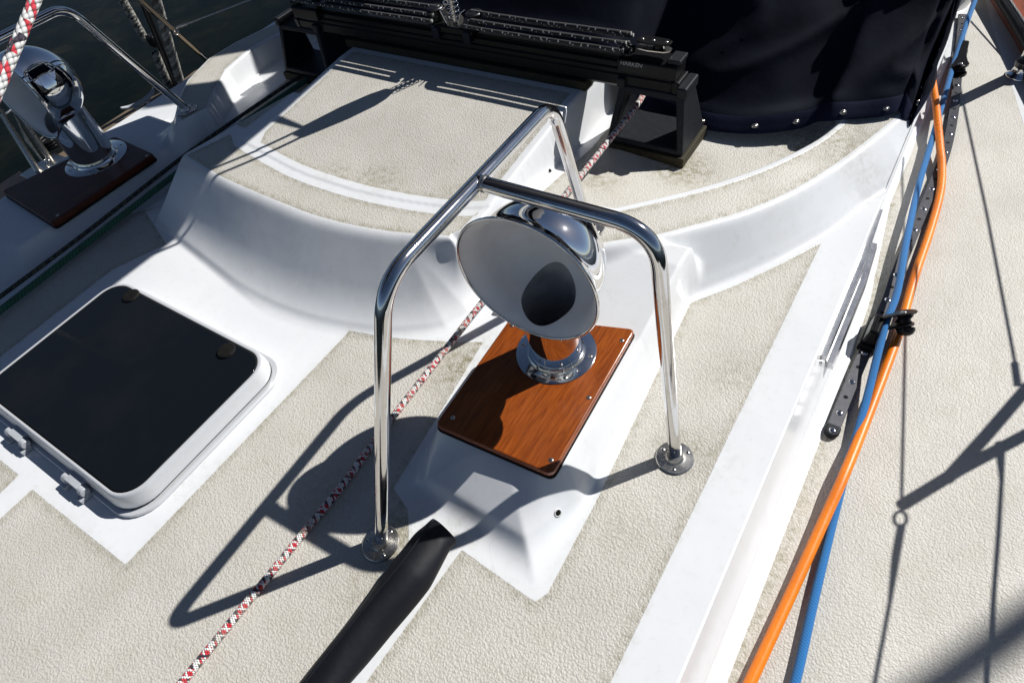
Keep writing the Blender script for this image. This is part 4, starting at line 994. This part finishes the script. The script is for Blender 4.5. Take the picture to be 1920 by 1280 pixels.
def lead_block(cpx, dpx, zt, label, ball=True):
    """slider on the track, upright swivel body and two round cheeks that hold the sheave"""
    c = at(*cpx, ZS+.014); k = min(range(len(tp)), key=lambda i: (tp[i]-c).length); c = tp[k]+Vector((0, 0, TH)); t = (tp[min(k+2, len(tp)-1)]-tp[max(k-2, 0)]).normalized(); s = t.cross(Vector((0, 0, 1)))
    root = empty('lead_block', c, label, 'lead block', 'lead blocks on the genoa track')
    M = Matrix([[t[i], s[i], (0, 0, 1)[i], c[i]] for i in range(3)]+[[0, 0, 0, 1]])
    b = bmesh.new(); prism(b, [(-.052, -.022), (.048, -.022), (.052, -.012), (.052, .018), (.044, .022), (-.052, .022)], -.012, .012, M); bmesh.ops.recalc_face_normals(b, faces=b.faces[:]); o = link('slider', b, M_BLACK, root, False); bevel(o, .004, 3)
    d = at(*dpx, ZS+zt)
    b = bmesh.new(); vs = []
    for (xx, yy, zz) in ((-.045, -.018, .010), (.035, -.018, .010), (.035, .016, .010), (-.045, .016, .010), (-.035, -.008, .050), (.020, -.012, .062), (.020, .012, .062), (-.035, .012, .050)): vs.append(b.verts.new(M@Vector((xx, yy, zz))))
    for q in ((3, 2, 1, 0), (4, 5, 6, 7), (0, 1, 5, 4), (1, 2, 6, 5), (2, 3, 7, 6), (3, 0, 4, 7)): b.faces.new([vs[i] for i in q])
    o = link('body', b, M_BLACK, root, False); bevel(o, .007, 4)
    cN = Vector((-.22, .62, .75)).normalized()
    # upper cheek: plate from the body to a round end
    a0 = M@Vector((.010, 0, .058)); dd = (d-a0); dd = dd-cN*dd.dot(cN)*.0
    for z_, nm, th, rr in ((0, 'cheek', .005, .0265), (-.030, 'cheek', .006, .024)):
        o1 = a0+cN*z_; o2 = d+cN*z_; ax_ = (o2-o1).normalized(); sd = cN.cross(ax_).normalized(); zz = ax_.cross(sd)
        Mc = Matrix([[ax_[i], sd[i], zz[i], o2[i]] for i in range(3)]+[[0, 0, 0, 1]]); Ln = (o2-o1).length
        pl = [(-Ln, -.012), (-Ln*.4, -.012)]+[(rr*math.cos(a), rr*math.sin(a)) for a in np.linspace(-2.2, 2.2, 22)]+[(-Ln*.4, .012), (-Ln, .012)]
        b = bmesh.new(); prism(b, pl, -th/2, th/2, Mc); bmesh.ops.recalc_face_normals(b, faces=b.faces[:]); o = link(nm, b, M_BLACK, root, False); bevel(o, .0018, 3)
        if z_ == 0: screw(Mc@Matrix.Translation((-.004, 0, th/2)), .0075, o, M_STEEL, 'rivet', slot=False)
    b = bmesh.new(); lathe(b, [(0, -.027), (.020, -.026), (.014, -.015), (.020, -.004), (0, -.003)], basis(d, cN), 30); link('sheave', b, M_BLACK, root)
    if not ball: return root
    b = bmesh.new(); lathe(b, [(.021, -.031), (.0225, -.036), (.019, -.046), (.011, -.052), (0, -.054)][::-1], basis(d+Vector((.006, -.004, 0)), cN), 30); link('sheave_cover', b, plastic('glossy_black', (.01, .01, .011), .12), root)
    return root
lead_block((1636, 628), (1697, 586), .075, 'near black lead block with round cheeks gripping the blue rope')
lead_block((1791, 112), (1800, 122), .070, 'far black lead block on the upper end of the track beside the canvas', False)

# --- window frame on the cabin side
M_WIN = stained_metal('window_alloy', (.62, .62, .63), .25, .06, 30)
root = empty('window_frame', at(1600, 500, -.09), 'narrow metal window frame bars on the cabin side next to the deck edge', 'window frame')
def xwall(y, z):
    z0 = height(X1, y); hi = min(max((y-1.35)/.5, 0), 1); t = min(max((z0-.022-z)/(z0-.022-(ZD+.03)), 0), 1); x0 = X1
    xw = x0+.002-.03*hi; return xw*min(1, t*3)+(x0+.001)*(1-min(1, t*3))+.036*t*min(1, 1.2-hi*.6)
for nm, zt_, zb_, ya, yb_, pr_, mt in (('upper_bar', -.052, -.064, 1.02, 1.56, .011, M_WIN), ('inner_bar', -.068, -.078, 1.03, 1.54, .009, M_GREYMET), ('lower_bar', -.115, -.135, 1.06, 1.50, .016, M_WIN), ('pane', -.080, -.114, 1.06, 1.50, .003, M_LENS)):
    b = bmesh.new(); R2 = []
    for y in np.linspace(ya, yb_, 30):
        R2.append([b.verts.new(p) for p in ((xwall(y, zt_)-.006, y, zt_), (xwall(y, zt_)+pr_, y, zt_), (xwall(y, zb_)+pr_, y, zb_), (xwall(y, zb_)-.006, y, zb_))])
    for a, c in zip(R2, R2[1:]):
        for k in range(4): b.faces.new((a[k], c[k], c[(k+1) % 4], a[(k+1) % 4]))
    b.faces.new(R2[0]); b.faces.new(list(reversed(R2[-1]))); bmesh.ops.recalc_face_normals(b, faces=b.faces[:])
    o = link(nm, b, mt, root, False)
# drain hole in the dorade box and in the housing wall
def drain(px, py, z, N, label):
    p = on_surf(px, py, z); e = .004; gx_ = (height(p.x+e, p.y)-height(p.x-e, p.y))/(2*e); gy_ = (height(p.x, p.y+e)-height(p.x, p.y-e))/(2*e); N = Vector((-gx_, -gy_, 1))
    b = bmesh.new(); M = basis(p+N.normalized()*.0008, N)
    lathe(b, [(.0085, -.002), (.0078, .0006), (.0058, .0002), (.0052, -.006), (0, -.007)], M, 24); o = link('drain_hole', b, M_DECK); tag(o, label, 'drain hole')
    b = bmesh.new(); lathe(b, [(.0053, .0004), (0, .0006)], M, 20); link('bore', b, M_DKHOLE, o)
drain(1046, 961, .050, (.55, -.55, .6), 'small dark drain hole low in the front corner of the near dorade box')
drain(1031, 321, .135, (1, 0, .1), 'small dark drain hole in the white side wall of the hatch housing')

# --- starboard rail side (upper left)
rl = [at(x, y, -.10) for x, y in ((-260, 540), (-60, 412), (60, 333), (195, 245), (300, 178), (420, 112), (560, 32), (760, -80))]
root = empty('toe_rail', rl[3], 'weathered wooden toe rail along the far deck edge', 'toe rail')
b = bmesh.new(); rc = catmull(rl, 6); b.free()
for nm, cc_, mt in (('varnished_cap', [q for q in rc if q.y < .70], M_TEAKOR), ('rail', [q for q in rc if q.y > .66], M_WEATH)):
    b = bmesh.new(); R2 = []
    wo = -.10 if nm == 'varnished_cap' else -.038
    for p in cc_: R2.append([b.verts.new(p+Vector(q)) for q in ((.022, 0, -.09), (.022, 0, .002), (.015, 0, .005), (wo+.006, 0, .005), (wo, 0, .002), (wo, 0, -.09))])
    for a, c in zip(R2, R2[1:]):
        for k in range(5): b.faces.new((a[k], c[k], c[k+1], a[k+1]))
    bmesh.ops.recalc_face_normals(b, faces=b.faces[:]); link(nm, b, mt, root, False)
b = bmesh.new(); R2 = []
for p in rc: R2.append([b.verts.new(p+Vector(q)) for q in ((-.039, 0, -.02), (-.037, 0, -.30), (-.10, 0, -1.35))])
for a, c in zip(R2, R2[1:]):
    for k in range(2): b.faces.new((a[k], c[k], c[k+1], a[k+1]))
link('topside', b, M_DECK, root)
# cleat
cb = at(268, 198, -.098); root = empty('cleat', cb, 'pale metal horn cleat on the far toe rail', 'cleat')
b = bmesh.new(); hp = [at(226, 203, -.045), at(243, 201, -.058), at(258, 196, -.060), at(272, 188, -.060), at(284, 176, -.050), at(288, 166, -.042)]
sweep(b, catmull(hp, 6), lambda t: .0045+.006*math.sin(math.pi*t), 14); link('horn', b, M_ALUP, root)
for px, py in ((255, 200), (275, 188)):
    q = at(px, py, -.06); b = bmesh.new(); lathe(b, [(.017, -.04), (.012, -.034), (.0085, -.018), (.0095, 0)], Matrix.Translation(q), 18); link('post', b, M_ALUP, root)
# shroud with old rope
root = empty('shroud', at(335, 165, -.1), 'dark steel shroud rising from the far deck edge', 'shroud')
st = [at(333, 166, -.11), at(262, -10, .33), at(200, -150, .70)]
tube('wire_tube', st, .013, M_GREYMET, root, 18)
b = bmesh.new(); q = at(290, 75, .12); box(b, Matrix.Translation(q), .05, .05, .05); o = link('clamp', b, M_BLACK, root, False); bevel(o, .012, 3)
def twist(a, b_, r, turns, ph, off=.0): 
    out = []; d = (b_-a); u = d.orthogonal().normalized(); v = d.normalized().cross(u)
    for t in np.linspace(0, 1, int(turns*12)): out.append(a+d*t+(u*math.cos(ph+t*turns*6.283)+v*math.sin(ph+t*turns*6.283))*r)
    return out
def laid(name, a, b_, label, rr=.011, r2=.0085, turns=22, grp='old ropes lashed to the shroud'):
    bb = bmesh.new()
    for k in range(3): sweep(bb, twist(a, b_, r2, turns, k*2.094), rr, 8)
    o = link(name, bb, M_OLDROPE); tag(o, label, 'rope', grp)
sv = Vector((.03, .012, 0))
laid('old_rope', at(333, 150, -.06)+sv*.3, at(276, -10, .33)+sv, 'grey weathered laid rope running up beside the shroud', turns=20)
laid('old_rope', at(318, 160, -.09)-sv*.2, at(290, 100, .07)+sv*.1, 'short grey rope end at the foot of the shroud', turns=9, rr=.010, r2=.008)
laid('old_rope', at(278, 72, .12)-sv*.6, at(238, -8, .30)-sv, 'frayed grey rope end at the left of the shroud', turns=9, rr=.010, r2=.008)
# stanchion and lifeline
root = empty('stanchion', at(388, 112, -.1), 'thin steel stanchion beyond the shroud on the far side', 'stanchion')
tube('post', [at(392, 116, -.12), at(270, 6, .34), at(215, -45, .6)], .012, M_CHROME, root, 20)
tube('wire', [at(333, 52, .16), at(480, -4, .20), at(700, -80, .24)], .0028, M_STEEL, root, 10)
tube('eye', [at(330, 60, .15)+Vector((0, 0, .012*math.cos(a)))+Vector((.0, .012*math.sin(a), 0)) for a in np.linspace(0, 6.283, 16)], .0028, M_STEEL, root, 8)
tube('fork', [at(332, 52, .16), at(350, 46, .163)], .0055, M_STEEL, root, 10)
# boarding-gate frame at far left
root = empty('stanchion_brace', at(90, 315, -.09), 'pair of steel gate stanchion legs joined at a base plate, left of the far cowl', 'stanchion')
tube('leg', [at(72, 322, -.10), at(0, 210, .12), at(-90, 70, .45)], .0125, M_STEEL, root, 18)
tube('leg', [at(98, 306, -.10), at(28, 205, .13), at(-30, 120, .33)], .0125, M_STEEL, root, 18)
tube('spacer', [at(8, 216, .1), at(22, 206, .1)], .005, M_CHROME, root, 12)
tube('rod', [at(78, 300, -.08), at(50, 262, -.0), at(38, 238, .05), at(20, 200, .13)], lambda t: .007 if .25 < t < .6 else .0035, M_STEEL, root, 12)
b = bmesh.new(); q = at(84, 314, -.097); box(b, Matrix.Translation(q), .11, .16, .012); o = link('base_plate', b, M_STEEL, root, False); bevel(o, .004, 2)
tube('ring', [at(88, 300, -.07)+Vector((.012*math.cos(a), .012*math.sin(a), 0)) for a in np.linspace(0, 6.283, 18)], .002, M_CHROME, root, 8)
b = bmesh.new(); q = at(100, 268, -.09)
for k in range(3): sweep(b, [q+Vector((.035*math.cos(a), .05*math.sin(a), .012*k)) for a in np.linspace(0, 6.283, 24)], .009, 10)
o = link('coiled_hose', b, M_BLACK); tag(o, 'small black coil behind the far cowl tube', 'coil')

# --- upper right corner: deck edge, stanchion socket, moulded step
tl = line_pts([(2010, 260, ZS+.02), (1945, 140, ZS+.02), (1905, 65, ZS+.02), (1870, 8, ZS+.02), (1830, -60, ZS+.02)])
root = empty('deck_edge_rail', tl[1], 'varnished wooden rail with dark metal strip in the top right corner', 'toe rail')
b = bmesh.new(); rc = catmull(tl, 6); R2 = []
for p in rc: R2.append([b.verts.new(p+Vector(q)) for q in ((0, 0, -.022), (0, 0, .04), (.008, 0, .046), (.09, .0, .046), (.10, 0, .04), (.10, 0, -.022))])
for a, c in zip(R2, R2[1:]):
    for k in range(5): b.faces.new((a[k], c[k], c[k+1], a[k+1]))
bmesh.ops.recalc_face_normals(b, faces=b.faces[:]); link('rail', b, M_MAHOG, root, False)
tube('metal_strip', [p+Vector((-.002, 0, .028)) for p in rc], .019, M_BLACK, root, 14)
tube('metal_edge', [p+Vector((.006, 0, .048)) for p in rc], .004, M_STEEL, root, 10)
q = at(1912, 140, ZS+.004); root = empty('stanchion_socket', q, 'chrome stanchion socket at the right edge of the picture', 'stanchion')
b = bmesh.new(); lathe(b, [(.042, -.003), (.042, .003), (.030, .008), (.026, .03), (.027, .034), (0, .036)], Matrix.Translation(q), 32); o = link('socket', b, M_COWL, root)
tube('post', [q+Vector((0, 0, .03)), q+Vector((.02, .0, .62))], .0125, M_CHROME, root, 20)
b = bmesh.new(); lathe(b, [(.027, .03), (.030, .034), (.030, .05), (.02, .058), (.013, .06)], Matrix.Translation(q), 28); o = link('collar', b, M_GREYMET, root); smooth_by_angle(o, 40)
# cockpit coaming corner behind the canvas
b = bmesh.new(); pl = [at(1730, 30, ZS)+Vector((0, 0, 0)), at(1768, 22, ZS), at(1796, 18, ZS), at(1818, 6, ZS), at(1828, -20, ZS)]
pl = catmull(pl, 5); R2 = []
for p in pl: R2.append([b.verts.new(p+Vector((0, a, z))) for a, z in ((-.03, -.004), (-.008, .012), (.002, .05), (.008, .28), (.02, .30), (.3, .30))])
for a, c in zip(R2, R2[1:]):
    for k in range(5): b.faces.new((a[k], c[k], c[k+1], a[k+1]))
bmesh.ops.recalc_face_normals(b, faces=b.faces[:]); o = link('cockpit_coaming', b, M_DECK); tag(o, 'white coaming corner just above the end of the perforated track', 'coaming')
# --- guard rails to the right of the picture (cast the shadows on the side deck)
def lift(px, py, h):
    g0 = at(px, py, ZS); return Vector((g0.x, g0.y, ZS))+SUNV/SUNV.z*h
hG = .50
root = empty('side_gate_rail', lift(1920, 720, hG), 'steel side rails and lifelines right of the picture', 'guard rail')
tube('rail', [lift(1692, 946, hG), lift(1800, 880, hG), lift(1960, 795, hG), lift(2200, 690, hG)], .0125, M_CHROME, root, 16)
tube('rail', [lift(1775, 898, hG), lift(1850, 815, hG), lift(1925, 728, hG), lift(2040, 600, hG)], .0125, M_CHROME, root, 16)
tube('lifeline', [lift(1690, 948, hG), lift(1697, 640, hG), lift(1700, 560, hG), lift(1690, 300, hG)], .003, M_STEEL, root, 8)
tube('lifeline', [lift(1690, 985, hG), lift(1680, 1040, hG), lift(1668, 1130, hG), lift(1638, 1290, hG)], lambda t: .007 if t < .35 else .0035, M_STEEL, root, 8)
tube('shackle', [lift(1688+12*math.cos(a), 972+14*math.sin(a), hG) for a in np.linspace(0, 6.283, 18)], .0032, M_STEEL, root, 8)
tube('lifeline', [lift(1745, 60, hG), lift(1800, 165, hG), lift(1850, 400, hG), lift(1905, 690, hG)], .0035, M_STEEL, root, 8)
tube('lifeline', [lift(1902, 680, hG), lift(1908, 722, hG)], .007, M_STEEL, root, 8)
tube('lifeline', [lift(1875, 830, hG), lift(1878, 900, hG), lift(1872, 1000, hG), lift(1850, 1290, hG)], lambda t: .009 if t < .12 else .004, M_STEEL, root, 8)
tube('diagonal', [lift(1820, 40, .3), lift(1900, 130, .05)], .003, M_STEEL, root, 8)
tube('far_rail', [lift(1735, 215, .35), lift(1800, 185, .25), lift(1895, 140, .03)], .0125, M_CHROME, root, 14)

root = empty('spar', lift(1820, 1200, 4.0), 'thick unseen bar added high above the right side deck', 'spar')
tube('shadow_bar', [lift(1560, 1420, 4.0), lift(1780, 1270, 4.0), lift(1960, 1140, 4.0), lift(2300, 890, 4.0)], .032, M_ALU, root, 20)  # out-of-view bar added to throw the soft diagonal shadow on the side deck
